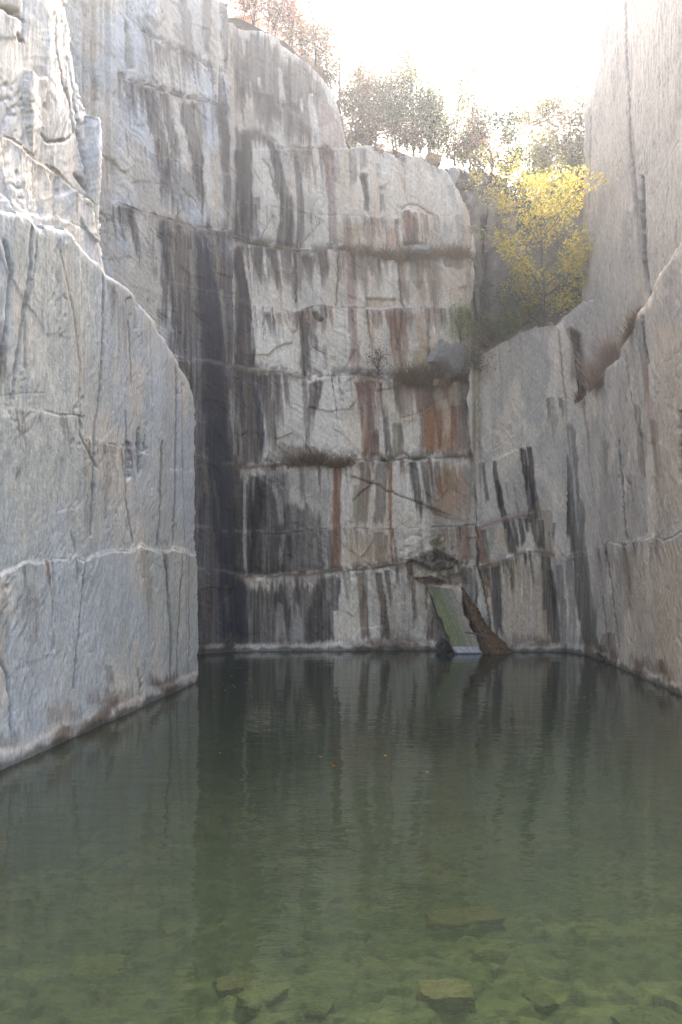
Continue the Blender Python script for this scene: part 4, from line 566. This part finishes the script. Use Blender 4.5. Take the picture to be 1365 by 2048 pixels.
# ------------------------------------------------------------------ land behind the rims
def land_z(X, Y):
    rim = np.interp(X, [-12, -3.4, -2, -.7, .13, .4, 1.2, 3.4, 4.2, 4.7, 5.2, 6.3, 8.2, 14], [21.7, 21.3, 20.6, 19.4, 17.3, 16.8, 16.8, 16.1, 14.4, 10.5, 9.9, 10.4, 11.3, 16]) - .1
    d = np.clip(Y - 27.3, 0, 200); flat = np.interp(X, [-12, 3.4, 4.8, 12], [4.5, 4.0, 7.5, 7.5])
    steep = np.interp(X, [-12, 0, 3.5, 4.8, 12], [.75, .72, .6, .97, .97])
    z = rim + np.minimum(d, flat) * steep + np.clip(d - flat, 0, 200) * .05
    z = np.maximum(z, 16.4 * sstep(28.7, 29.3, Y) * sstep(2.6, 3.4, X) * sstep(7.4, 6.4, X))
    return z + (.5 * (fbm(X / 1.6, Y / 1.6, 71, 4) - .5) + .2 * worley(X / .7, Y / .7, 72)) * np.clip(d / 1.5, .2, 1)
def land_c(X, Y, Z):
    n = fbm(X / .7, Y / .7, 73, 4)[..., None]; return lin((72, 66, 54)) + (lin((112, 98, 80)) - lin((72, 66, 54))) * n * 1.2
tag(obj('hillside', grid_mesh('hillside', -14, 14.5, 26.9, 60, 220, 200, land_z, land_c, False), M_ROUGH), kind='structure')
def lz(x, y): return float(land_z(np.array([x]), np.array([y]))[0])

# rock outcrops behind the right end of the back wall
def outcrop_x(px, py, u, z, col, disp, paint):
    disp = disp + .35 * worley(u / .5, z / .9, 811) + .12 * worley(u / .18, z / .25, 812)
    paint(sstep(958, 962, px) * sstep(988, 982, px) * sstep(410, 440, py), PAL['black'], .9); disp = disp - .5 * sstep(958, 962, px) * sstep(990, 982, px)
    paint(sstep(.5, .62, fbm(px / 14., py / 10., 813, 3)), PAL['mid'], .6)
    return col, disp
rock_face('rock_outcrop', [(3.4, 27.6), (5.2, 27.3), (6.2, 28.0)], 9.0, 15.6, .035, .035, 820, 'dark creviced cliff between the back wall and the yellow tree', thick=1.5,
    top=[(900, 430), (930, 400), (950, 392), (985, 402), (1010, 404), (1035, 420), (1060, 470)], base=('grey', 'mid', 'grey'), facet=.1, facet_sc=(.5, .5), relief=1.4, lip=0, mat=M_ROUGH, extra=outcrop_x,
    streaks=[S('brown', .6, .2, (1010, 415, 24), (1014, 432, 22)), S('black', .8, .1, (974, 420, 12), (972, 520, 12), (970, 660, 14))])
rock_face('rock_outcrop', [(3.5, 28.6), (4.6, 28.2), (5.6, 28.3), (6.6, 29.0)], 12.0, 18.2, .035, .035, 840, 'weathered layered grey outcrop under the brown scrub above the cliff', thick=1.5,
    top=[(860, 340), (900, 332), (940, 342), (970, 340), (1000, 352), (1020, 372), (1050, 400)], base=('mid', 'grey', 'brown'), facet=.16, facet_sc=(.6, .25), relief=1.6, lip=0, mat=M_ROUGH,
    joints=[([(900, 360), (960, 352), (1000, 362), (1030, 380)], .12, .5, .2, False, 5), ([(900, 385), (960, 375), (1010, 388), (1040, 400)], .12, .5, .2, False, 5)])
def boulder(px, py, Y, s, seed, label, col=(150, 146, 140), rot=(.3, .2, .5)):
    o = obj('boulder', block_mesh('boulder', *s, seed, lin(col), .16), M_ROUGH, loc=tuple(atY(px, py, Y))); o.rotation_euler = rot; tag(o, label, 'rock', 'rocks lying on the ledges'); return o
boulder(893, 716, 25.75, (.85, .7, .75), 21, 'large grooved grey boulder lying on the ledge below the green shrub', (138, 130, 118), (.2, .45, .3))
boulder(918, 706, 25.7, (.4, .4, .5), 22, 'small rounded grey boulder leaning on the right of the large grooved one', (132, 126, 116), (.1, .2, .7))
boulder(866, 322, 27.0, (.5, .45, .36), 23, 'tan block sitting on the rim above the pale panel of the back wall', (166, 132, 92), (.05, .1, .2))
boulder(905, 352, 27.2, (.35, .4, .5), 24, 'pale jagged stone at the right end of the back wall rim', (176, 170, 160), (.4, .3, .2))
boulder(880, 768, 25.65, (.3, .3, .25), 25, 'small brown stone on the ledge beside the grass heap', (128, 100, 74))
boulder(886, 1290, 25.55, (.3, .3, .34), 26, 'dark stone at the waterline beside the leaning slab', (74, 68, 62), (.2, .5, .2))
boulder(843, 498, 25.75, (.55, .35, .16), 27, 'flat pale stone in the dry grass on the middle ledge', (176, 170, 162), (0, .05, .1))

# the slab that has slid down into the water, with soil beside it
def leaning_slab():
    TL, TR, BR, BL = atY(856, 1172, 25.75), atY(906, 1178, 25.8), atY(968, 1306, 24.85), atY(912, 1306, 24.75)
    nu, nv = 24, 60; v = []; c = []
    nrm = np.cross(TR - TL, BL - TL); nrm /= np.linalg.norm(nrm); nrm *= -1 if nrm[1] > 0 else 1
    for side in (0, 1):
        for i in range(nu):
            for k in range(nv):
                a, b = i / (nu - 1), k / (nv - 1); q = (TL * (1 - a) + TR * a) * (1 - b) + (BL * (1 - a) + BR * a) * b
                e = .07 * (fbm(np.array([b * 12 + 3 * (a > .5)]), np.array([side * 1.]), 95, 3)[0] - .5) * (abs(a - .5) > .45)
                r_ = .02 * (fbm(np.array([a * 5]), np.array([b * 14]), 96, 3)[0] - .5)
                v.append(q + nrm * ((r_ - .22 * side)) + np.array([e * 2, 0, 0]))
                g = np.clip(1.45 - 1.6 * a + .9 * (fbm(np.array([a * 7]), np.array([b * 2.2]), 97, 3)[0] - .5), 0, 1); cc = lin((142, 130, 112)) * (1 - g) + lin((112, 112, 76)) * g
                f_ = fbm(np.array([a * 22]), np.array([b * 3]), 98, 3)[0]; cc = cc * (.7 + .6 * f_)
                if b > .9: cc = lin((160, 155, 148)) * (.7 + .6 * f_)
                if side: cc = lin((110, 96, 76))
                c.append(cc)
    idx = np.arange(2 * nu * nv).reshape(2, nu, nv); F_ = [np.stack([idx[0][:-1, :-1], idx[0][:-1, 1:], idx[0][1:, 1:], idx[0][1:, :-1]], -1).reshape(-1, 4), np.stack([idx[1][:-1, :-1], idx[1][1:, :-1], idx[1][1:, 1:], idx[1][:-1, 1:]], -1).reshape(-1, 4)]
    for A, B in ((idx[0][0], idx[1][0]), (idx[1][-1], idx[0][-1]), (idx[1][:, 0], idx[0][:, 0]), (idx[0][:, -1], idx[1][:, -1])): F_.append(np.stack([A[:-1], B[:-1], B[1:], A[1:]], -1))
    return raw_mesh('leaning_slab', v, np.concatenate(F_), np.array(c))
tag(obj('leaning_slab', leaning_slab(), M_ROCK), 'mossy green slab leaning on the back wall with its foot in the water', 'stone slab')
def soil_mesh():
    path = [(925, 1172, 3, 25.95), (930, 1190, 8, 25.75), (940, 1215, 12, 25.45), (958, 1250, 17, 25.1), (976, 1280, 26, 24.85), (992, 1308, 40, 24.7)]
    ys = np.linspace(1172, 1312, 60); xc = np.interp(ys, [q[1] for q in path], [q[0] for q in path]); hw = np.interp(ys, [q[1] for q in path], [q[2] for q in path]); dd = np.interp(ys, [q[1] for q in path], [q[3] for q in path])
    v = []; c = []; n = 28
    for i in range(60):
        for k in range(n):
            a = k / (n - 1) * 2 - 1; q = atY(xc[i] + a * hw[i], ys[i], dd[i] + .5 * abs(a) ** 2.2); h = .06 * (RNG.random() - .5) + .10 * (fbm(np.array([i / 7.]), np.array([k / 6.]), 99, 2)[0] - .5)
            v.append(q + np.array([h, h, h * .6])); c.append(lin((98, 76, 54)) * (.5 + .9 * RNG.random()) if RNG.random() > .015 else lin((150, 116, 76)))
    idx = np.arange(60 * n).reshape(60, n); q = np.stack([idx[:-1, :-1], idx[1:, :-1], idx[1:, 1:], idx[:-1, 1:]], -1).reshape(-1, 4); return raw_mesh('soil_slide', v, q, np.array(c))
tag(obj('soil_slide', soil_mesh(), M_ROUGH), kind='structure')

# ------------------------------------------------------------------ plants
def tube(pts, rad, n=5):
    pts = np.array(pts, float); k = len(pts); d = np.gradient(pts, axis=0); d /= np.linalg.norm(d, axis=1)[:, None] + 1e-9
    a = np.cross(d, (0.31, .95, .05)); a /= np.linalg.norm(a, axis=1)[:, None] + 1e-9; b = np.cross(d, a); an = np.linspace(0, 2 * np.pi, n, endpoint=False)
    v = pts[:, None] + np.array(rad)[:, None, None] * (np.cos(an)[None, :, None] * a[:, None] + np.sin(an)[None, :, None] * b[:, None])
    i = np.arange(k * n).reshape(k, n); j = np.roll(i, -1, 1); return v.reshape(-1, 3), np.stack([i[:-1], j[:-1], j[1:], i[1:]], -1).reshape(-1, 4)
class MB:
    def __init__(s): s.v = []; s.f = []; s.c = []; s.n = 0
    def add(s, v, f, c=None):
        s.v.append(v); s.f.append(f + s.n); s.n += len(v)
        if c is not None: s.c.append(c)
    def mesh(s, name): return raw_mesh(name, np.concatenate(s.v), np.concatenate(s.f), np.concatenate(s.c) if s.c else None)
def leaves(mb, ctr, size, cols, rng, droop=0., asp=.5):
    n = len(ctr); d = rng.normal(size=(n, 3)); d[:, 2] = d[:, 2] * .7 - droop; d /= np.linalg.norm(d, axis=1)[:, None]
    e = np.cross(d, rng.normal(size=(n, 3))); e /= np.linalg.norm(e, axis=1)[:, None]; s = size * (.6 + .8 * rng.random(n))[:, None]
    v = np.stack([ctr - d * s * .5, ctr + e * s * asp * .5 - d * s * .05, ctr + d * s * .5, ctr - e * s * asp * .5 - d * s * .05], 1).reshape(-1, 3)
    c = cols[rng.integers(0, len(cols), n)] * (.75 + .5 * rng.random(n))[:, None]; mb.add(v, np.arange(4 * n).reshape(n, 4), np.repeat(c, 4, 0))
def branchy(base, h, spread, rng, nl=9, sub=4, lean=(0, 0), r0=.05, low=.3, up=.9, wob=.06, stems=1):
    """woody skeleton: returns tubes and the points where leaves sit"""
    tubes = []; tips = []
    for s_ in range(stems):
        k = 9; t = np.linspace(0, 1, k); ln = np.array(lean) + (rng.normal(size=2) * .35 * spread / max(h, .1) if stems > 1 else 0); hh = h * (1 if s_ == 0 else .6 + .4 * rng.random())
        P = np.stack([base[0] + ln[0] * hh * t ** 1.3, base[1] + ln[1] * hh * t ** 1.3, base[2] + hh * t], -1); P[1:, :2] += np.cumsum(rng.normal(size=(k - 1, 2)) * wob * hh / k * 1.6, 0)
        tubes.append((P, r0 * (1 - .88 * t) / (1 if stems == 1 else 1.4)))
        for j in range(nl):
            tt = low + (1 - low) * (j + rng.random()) / nl * .97; p0 = np.array([np.interp(tt, t, P[:, c]) for c in range(3)]); az = rng.random() * 6.283
            prof = math.sin(math.pi * min(1, .12 + .88 * (1 - (tt - low) / (1 - low))) ** .8) * .55 + .45 * (1 - (tt - low) / (1 - low)); ln_ = spread * (.35 + .65 * prof) * (.7 + .5 * rng.random())
            d = np.array([math.cos(az), math.sin(az), up * (.5 + rng.random())]); d /= np.linalg.norm(d)
            q = np.linspace(0, 1, 6)[:, None]; B = p0 + d * ln_ * q + np.array([0, 0, 1]) * ln_ * .18 * q ** 2 + np.cumsum(rng.normal(size=(6, 3)) * ln_ * .035, 0); rb_ = r0 * (1 - .85 * tt) * .55
            tubes.append((B, np.maximum(.004, rb_ * (1 - .85 * q[:, 0]))))
            for m_ in range(sub):
                a = .3 + .7 * (m_ + rng.random()) / sub; s0 = B[min(5, int(a * 5))]; dd = d + rng.normal(size=3) * .7; dd /= np.linalg.norm(dd); l2 = ln_ * (.25 + .3 * rng.random()); q2 = np.linspace(0, 1, 4)[:, None]
                T = s0 + dd * l2 * q2 + np.array([0, 0, .12]) * l2 * q2 ** 2; tubes.append((T, np.array([.009, .007, .005, .003]) * (r0 / .05) ** .5)); tips += [T[1], T[2], T[3]]
            tips.append(B[-1])
        tips.append(P[-1])
    return tubes, np.array(tips)
def plant(name, base, h, spread, n, size, cols, label, cat, seed, group=None, trunk=True, clump=.16, asp=.5, droop=.2, sq=(1, 1, 1), wood=None, leafm=None, **kw):
    rng = np.random.default_rng(seed); t_ = thing(name, tuple(base), label, cat, group)
    tubes, tips = branchy((0, 0, 0), h, spread, rng, **kw); mb = MB()
    for P, r_ in tubes: mb.add(*tube(P, r_, 5))
    obj('trunk' if trunk else 'stems', mb.mesh('trunk'), wood or M_BARK, t_)
    if n:
        wts = rng.random(len(tips)) ** 2.2 + .03; wts /= wts.sum(); c = tips[rng.choice(len(tips), n, p=wts)] + rng.normal(size=(n, 3)) * clump * np.array(sq)
        c[:, 2] = np.maximum(c[:, 2], .03); lb = MB(); leaves(lb, c, size, np.array([lin(q) for q in cols]), rng, droop, asp); obj('crown', lb.mesh('crown'), leafm or M_LEAF, t_)
    return t_
def rimtree(px, Y, pytop, spread, n, cols, label, seed, size=.095, name='autumn_tree', cat='tree', group='trees along the quarry rim', **kw):
    n = int(n * 2.6); kw = dict(dict(clump=.24), **kw); x = (px - W / 2) / F * Y; zb = lz(x, Y) - .15; zt = CH + (HZ - pytop) / F * Y
    return plant(name, (x, Y, zb), max(.5, zt - zb), spread, n, size, cols, label, cat, seed, group, **kw)
RED = [(186, 112, 88), (200, 138, 102), (164, 108, 84), (196, 152, 112)]; ORA = [(190, 140, 80), (176, 116, 72), (150, 110, 70)]; GRE = [(98, 110, 66), (124, 128, 78), (84, 96, 60)]; YEL = [(160, 146, 78), (140, 138, 74), (124, 130, 74)]
DGR = [(62, 84, 62), (48, 70, 52), (78, 98, 70)]; BRO = [(142, 120, 94), (126, 106, 84), (156, 136, 104)]; OLI = [(116, 120, 84), (102, 108, 76), (138, 134, 96)]
rimtree(505, 27.5, -40, 1.3, 1500, ORA + RED, 'orange brown bushy tree at the top of the upper back wall beside the left cliff', 1, nl=10, stems=2, low=.1)
rimtree(585, 28.2, -60, 1.5, 1500, RED, 'red leaved tree with a straight trunk on the sloping rim', 2, low=.25, r0=.06)
rimtree(628, 28.0, -10, .9, 650, RED + BRO, 'thin tree with sparse red leaves right of the red leaved tree', 3, low=.35)
rimtree(655, 29.0, 55, .9, 380, BRO, 'slender nearly bare tree low on the sloping rim', 4, low=.35)
rimtree(680, 28.0, 40, .8, 300, BRO + RED, 'slender bare tree standing above the top of the pale rim slab', 5, low=.4)
rimtree(702, 28.6, 75, .9, 350, GRE, 'bare forked tree with a few green leaves behind the bushes', 6, lean=(.12, 0))
rimtree(740, 30.0, 70, 1.0, 380, BRO, 'nearly bare grey tree against the sky left of the reddish tree', 7, low=.35)
rimtree(798, 29.5, 66, 1.1, 900, RED, 'reddish tree rising behind the grey green bushes', 8, low=.3)
rimtree(830, 30.5, 95, 1.0, 600, GRE + RED, 'thin tree with mixed green and red leaves between the reddish and pale green trees', 9, low=.3)
rimtree(868, 28.0, 84, 1.1, 1300, GRE + YEL, 'tall pale green tree with upright stems above the rim', 10, low=.2, stems=3, nl=8)
rimtree(905, 28.6, 92, 1.0, 1100, YEL + GRE, 'tall yellow green tree right of the pale green tree', 11, low=.25, stems=2, nl=8)
rimtree(940, 29.5, 112, .9, 750, ORA + YEL, 'thin tree with pale orange leaves left of the pine', 12, low=.3)
rimtree(1003, 29.0, 212, .95, 3200, DGR, 'dark blue green pine standing above the layered outcrop', 13, size=.10, low=.1, nl=14, name='pine_tree', up=.35, clump=.16)
rimtree(962, 29.6, 240, .8, 1500, OLI + DGR, 'olive green young tree close to the left of the pine', 14, low=.15, nl=10)
rimtree(1045, 32.0, 225, .8, 704, BRO + YEL, 'thin bare tree right of the pine against the white sky', 15, low=.3, r0=.06, nl=14, size=.13)
rimtree(1082, 33.0, 205, 1.0, 1540, BRO + YEL, 'thin pale tree with a rounded top rising behind the yellow tree', 16, low=.3, r0=.06, nl=14, size=.13)
rimtree(1122, 33.5, 225, 1.0, 924, BRO, 'thin bare tree rising behind the right half of the yellow tree', 17, low=.3, r0=.06, nl=14, size=.13)
rimtree(1158, 32.0, 198, .9, 1540, GRE + BRO, 'thin grey green tree just left of the upper right wall', 18, low=.3, r0=.06, nl=14, size=.13)
rimtree(1100, 31.0, 290, .8, 1210, YEL, 'slender tree with sparse yellow leaves just above the yellow tree', 19, low=.25, r0=.06, nl=14, size=.13)
def bush(px, py, Y, w_, h_, n, cols, label, seed, size=.07, group='bushes along the quarry rim', ground=False, **kw):
    n = int(n * 2.4); size *= .95; q = atY(px, py, Y); z = lz(q[0], Y) - .1 if ground else q[2]
    kw = dict(dict(nl=7, sub=4, stems=6, low=.08, r0=.02, trunk=False, clump=.24, up=.8), **kw)
    return plant('shrub', (q[0], Y, z), h_, w_ / 2, n, size, cols, label, 'shrub', seed, group, **kw)
bush(712, 300, 27.7, 1.3, 2.2, 2600, BRO + OLI, 'brown green bush against the right end of the upper back wall', 31)
bush(752, 292, 27.8, 1.7, 2.3, 3200, OLI + BRO, 'grey green bush on the rim right of the brown green bush', 32)
bush(800, 300, 28.1, 1.8, 2.5, 3400, OLI + GRE, 'dense olive bush at the middle of the rim below the reddish tree', 33)
bush(842, 306, 28.0, 1.3, 1.9, 2400, OLI + DGR, 'dark olive bush on the rim left of the tall pale green tree', 34)
bush(735, 292, 27.3, 1.1, .5, 1100, BRO, 'low brown scrub along the rim edge below the bushes', 35)
bush(815, 303, 27.4, 1.3, .5, 1100, BRO, 'low brown scrub at the rim edge left of the tan block', 36)
bush(925, 330, 29.1, 1.5, 1.0, 1500, BRO + RED, 'brown scrub on top of the layered outcrop', 37)
bush(985, 345, 29.4, 1.3, 1.0, 1300, BRO + RED, 'reddish brown scrub below the pine', 38)
bush(896, 322, 29.2, .9, 1.5, 1300, GRE + DGR, 'green bush at the foot of the tall yellow green tree', 39)
bush(548, 62, 27.8, 1.3, .9, 1300, ORA + BRO, 'orange brown scrub on the sloping rim below the red leaved tree', 40)
bush(612, 118, 27.8, 1.3, .9, 1200, BRO + ORA, 'brown scrub lower down on the sloping rim', 41)
bush(662, 178, 27.7, 1.0, .9, 1000, BRO + OLI, 'grey brown scrub at the lower end of the sloping rim', 42)
bush(690, 235, 27.6, .7, 1.1, 1000, BRO + OLI, 'brown scrub beside the steep edge of the pink stained upper wall', 43)
bush(490, 30, 27.8, 1.5, 1.0, 1500, ORA + BRO, 'orange scrub at the very top of the sloping rim next to the left cliff', 141)
bush(580, 85, 28.3, 1.4, 1.3, 1500, ORA + RED, 'rusty thicket round the trunk of the red leaved tree', 142)
bush(640, 140, 28.4, 1.2, 1.3, 1300, BRO + OLI, 'grey brown thicket half way down the sloping rim', 143)
bush(775, 288, 28.6, 2.0, 2.6, 2600, OLI + GRE, 'pale olive bush behind the grey green one on the rim', 44)
bush(865, 300, 28.4, 1.4, 2.2, 2200, OLI + GRE, 'green thicket round the stems of the tall pale green tree', 45)
bush(722, 240, 28.8, 1.6, 2.0, 1800, BRO + RED, 'reddish brown thicket behind the bush at the end of the upper wall', 46)
bush(945, 300, 29.6, 1.4, 1.6, 1600, BRO + OLI, 'brown green thicket between the yellow green tree and the pine', 47)
rs = random.Random(21)
for i in range(16):
    pxs = rs.choice((rs.uniform(520, 690), rs.uniform(690, 960), rs.uniform(1030, 1160)))
    rimtree(pxs, rs.uniform(28, 30) if pxs < 960 else rs.uniform(31, 33), (np.interp(pxs, [520, 690, 960, 1030, 1160], [-30, 60, 120, 210, 215])) + rs.uniform(-10, 45), .5, 60, BRO, 'thin bare sapling standing among the bushes on the rim', 200 + i, name='bare_sapling', group='bare saplings along the rim', low=.25, r0=.045, nl=12, sub=4, up=1.3)
# the yellow tree and what grows round it on the terrace
YT = [(216, 186, 70), (226, 202, 92), (200, 174, 76), (160, 164, 82), (138, 150, 76), (214, 190, 84)]
b = atY(1090, 658, 26.5)
plant('yellow_tree', (b[0], b[1], b[2] - .25), 4.9, 2.4, 12500, .115, YT, 'tree with bright yellow leaves on the terrace beside the upper right wall', 'tree', 51, clump=.17, asp=.36, droop=.5, nl=22, sub=5, low=.1, r0=.07, lean=(.0, 0), up=.5, leafm=M_LEAF2)
TG = 'shrubs on the terrace round the yellow tree'
bush(1030, 655, 26.7, 1.3, 1.5, 2000, DGR + OLI, 'dark green shrub under the left side of the yellow tree', 52, group=TG)
bush(1135, 630, 27.2, 1.2, 1.9, 2200, DGR, 'dark evergreen shrub between the yellow tree and the upper right wall', 53, group=TG)
bush(985, 690, 26.5, 1.0, .8, 900, BRO + OLI, 'brown twiggy shrub on the left end of the terrace', 54, group=TG)
bush(1075, 640, 27.6, 1.5, 1.6, 1500, OLI + BRO, 'grey olive shrub behind the yellow tree trunk', 55, group=TG)
bush(1000, 560, 28.6, 1.4, 1.7, 1200, OLI + BRO, 'grey brown shrub on the slope behind the yellow tree', 56, group=TG)
bush(1110, 520, 29.5, 1.8, 1.8, 1500, OLI + BRO, 'grey shrub high on the slope behind the yellow tree', 57, group=TG)
for i, (px, py, Y, cc, what) in enumerate(((1020, 600, 27.8, DGR + OLI, 'dark olive shrub low on the slope left of the yellow tree trunk'), (1060, 560, 28.6, OLI, 'olive shrub half way up the slope behind the yellow tree'), (1140, 560, 28.8, BRO + OLI, 'brown shrub on the slope by the upper right wall'), (1040, 500, 30.0, BRO + OLI, 'grey brown scrub on the upper slope right of the dark cliff'), (1080, 450, 32.0, OLI + BRO, 'scrub on the slope crest behind the yellow tree'), (1130, 455, 32.2, OLI + DGR, 'dark scrub on the slope crest beside the upper right wall'), (1050, 425, 33.0, BRO, 'brown scrub on the crest right of the layered outcrop'), (1160, 430, 33.0, OLI, 'olive scrub on the crest against the upper right wall'))):
    bush(px, py, Y, 1.7, 1.5, 1300, cc, what, 80 + i, group=TG, ground=True)
bush(1018, 665, 26.2, .45, .35, 400, [(110, 126, 56), (130, 140, 66)], 'small bright green tuft at the edge of the curved slab top', 58, group=TG, size=.06)
LG = 'shrubs growing on the wall ledges'
bush(922, 690, float(depth('B', 922, 682)) - .05, .9, 1.5, 900, [(140, 156, 64), (160, 164, 84), (120, 138, 58)], 'bright yellow green shrub hanging over the right end of the back wall', 59, group=LG, size=.08, asp=.3)
bush(757, 752, float(depth('B', 757, 744)) - .05, .6, .95, 420, [(74, 84, 74), (92, 98, 86)], 'small dark sparse shrub on the ledge in the middle of the back wall', 60, group=LG, size=.06, stems=3)
bush(950, 740, 25.4, .7, .6, 500, BRO + OLI, 'grey brown bush in the notch between the back wall and the curved slab', 61, group=LG)
for px, py, h_, ln_, nn, lab, sd in ((520, 488, .9, .55, 12, 'bare leaning twig bush on the ledge below the dark corner strip', 62), (598, 500, .9, .75, 90, 'bare leaning twig bush with a few reddish leaves on the same ledge', 63), (608, 288, .55, .0, 20, 'tiny bare sapling on the upper ledge', 64)):
    q = atY(px, py, float(depth('B', px, py - 8)) - .05); plant('shrub', tuple(q), h_, .35, nn, .05, RED, lab, 'shrub', sd, LG, trunk=False, lean=(ln_, -.1), nl=7, sub=3, low=.35, r0=.014, clump=.06)
# dead branch lying on the leaning slab
q0, q1 = atY(930, 1265, 24.85), atY(975, 1278, 24.72); tb = MB(); tt = np.linspace(0, 1, 8)[:, None]
tb.add(*tube(q0 + (q1 - q0) * tt + np.array([0, 0, .05]) * np.sin(tt * 3.1), .028 - .012 * (1 - tt[:, 0]), 6)); tb.add(*tube([q0 + (q1 - q0) * .25, q0 + (q1 - q0) * .15 + np.array([0, -.05, .12])], [.012, .006], 5))
tag(obj('dead_branch', tb.mesh('dead_branch'), M_BARK), 'short dead branch lying across the foot of the leaning slab', 'branch')

# ------------------------------------------------------------------ dry grass on the ledges: nobody could count it
def grass():
    rng = np.random.default_rng(8); V = []; Cc = []
    def strip(pts, Y, n, h, cols, dep=.3, lean=.55):
        n = int(n * 2.6); xs = [a[0] for a in pts]; x = rng.uniform(xs[0], xs[-1], n); env = np.clip(np.minimum(x - xs[0], xs[-1] - x) / 24., 0, 1); y = np.interp(x, xs, [a[1] for a in pts]) + rng.random(n) ** 2 * 7 * (h > .1) + rng.normal(size=n) * 1.2
        d = (depth(Y, x, y - 7) + .05 if isinstance(Y, str) else Y) - rng.random(n) * dep
        cl = fbm(x / 17., x * 0 + n, n % 97, 3); keep = (cl > .34 + .2 * (1 - env)) & (rng.random(n) < .25 + env); x, y, d, cl, env = x[keep], y[keep], d[keep], cl[keep], env[keep]; m_ = len(x)
        b = np.stack([(x - W / 2) / F * d, d, CH + (HZ - y - 2) / F * d], -1); hh = .62 * h * (.15 + 1.2 * rng.random(m_) ** 1.6) * np.clip((cl - .3) * 4.5, .15, 1.6) * (.35 + .65 * env); tip = b + np.stack([rng.normal(size=m_) * lean * hh * 1.5, -rng.random(m_) * lean * hh * 1.6, hh * (.75 + .4 * rng.random(m_))], -1)
        wv = np.stack([rng.normal(size=m_), rng.normal(size=m_) * .4, rng.normal(size=m_) * .1], -1) * .0045
        V.append(np.stack([b - wv, b + wv, tip + wv * .3, tip - wv * .3], 1).reshape(-1, 3)); c = np.array([lin(q) for q in cols]); Cc.append(np.repeat(c[rng.integers(0, len(c), m_)] * (.6 + .7 * rng.random(m_))[:, None], 4, 0))
    G1 = [(146, 112, 80), (120, 92, 66), (104, 92, 62), (160, 128, 90)]; G2 = [(134, 104, 80), (112, 92, 72), (150, 116, 88)]
    strip([(690, 500), (730, 506), (790, 520), (832, 514), (880, 510), (950, 512)], 'B', 2600, .42, G1, .34)
    strip([(470, 480), (520, 488), (560, 495), (590, 503)], 'B', 900, .16, [(96, 88, 64), (120, 106, 76)], .3)
    strip([(600, 290), (640, 296), (668, 300)], 'B', 350, .18, G1, .2)
    strip([(480, 258), (560, 280)], 'B', 250, .08, [(96, 92, 66)], .15)
    strip([(790, 757), (855, 764), (890, 768), (945, 752)], 'B', 2300, .62, G2 + [(132, 104, 66), (96, 100, 56)], .45)
    strip([(720, 748), (790, 757)], 'B', 600, .16, [(110, 102, 66), (96, 96, 60)], .2)
    strip([(525, 934), (560, 932), (600, 925), (640, 923), (668, 930), (725, 920)], 'B', 1500, .52, G2 + [(84, 84, 58)], .32)
    strip([(740, 921), (808, 917), (870, 914)], 'B', 700, .12, [(96, 98, 62), (80, 84, 56)], .25)
    strip([(610, 1148), (688, 1141), (800, 1128)], 'B', 700, .06, [(90, 98, 58), (110, 112, 70)], .25)
    strip([(845, 1092), (900, 1106)], 'B', 300, .07, [(100, 110, 60)], .3)
    strip([(950, 716), (1000, 684), (1060, 654), (1112, 646)], 25.9, 1500, .09, [(120, 96, 66), (104, 104, 60)], .5)
    strip([(1172, 785), (1190, 765), (1205, 742), (1242, 700)], 24.0, 2600, .9, [(168, 142, 120), (150, 122, 102), (180, 154, 130)], .6, .5)
    strip([(1240, 690), (1262, 655), (1285, 612)], 21.0, 1200, .3, [(140, 116, 84), (120, 98, 74)], .3)
    strip([(1150, 800), (1175, 785)], 25.0, 700, .3, [(110, 88, 66), (130, 104, 80)], .4)
    strip([(560, 100), (640, 142), (682, 225), (697, 296), (790, 306), (885, 326)], 27.1, 3000, .22, G2 + [(96, 92, 64)], .4)
    v = np.concatenate(V); return raw_mesh('dry_grass', v, np.arange(len(v)).reshape(-1, 4), np.concatenate(Cc))
tag(obj('dry_grass', grass(), M_GRASS), kind='stuff')

# ------------------------------------------------------------------ the hazy air
HAZE_DENSITY = 0.0010
hv = [(x, y, z) for z in (-4.2, 34) for y in (-8, 64) for x in (-22, 22)]
M_HAZE, t, p = new_mat('haze_air'); t.nodes.remove(p); pv = N(t, 'ShaderNodeVolumePrincipled'); pv.inputs['Density'].default_value = HAZE_DENSITY; pv.inputs['Color'].default_value = (.93, .95, 1, 1); pv.inputs['Anisotropy'].default_value = .78
t.links.new(pv.outputs[0], t.nodes['Material Output'].inputs['Volume'])
tag(obj('haze', raw_mesh('haze', hv, [(0, 2, 3, 1), (4, 5, 7, 6), (0, 1, 5, 4), (2, 6, 7, 3), (0, 4, 6, 2), (1, 3, 7, 5)]), M_HAZE), kind='stuff')
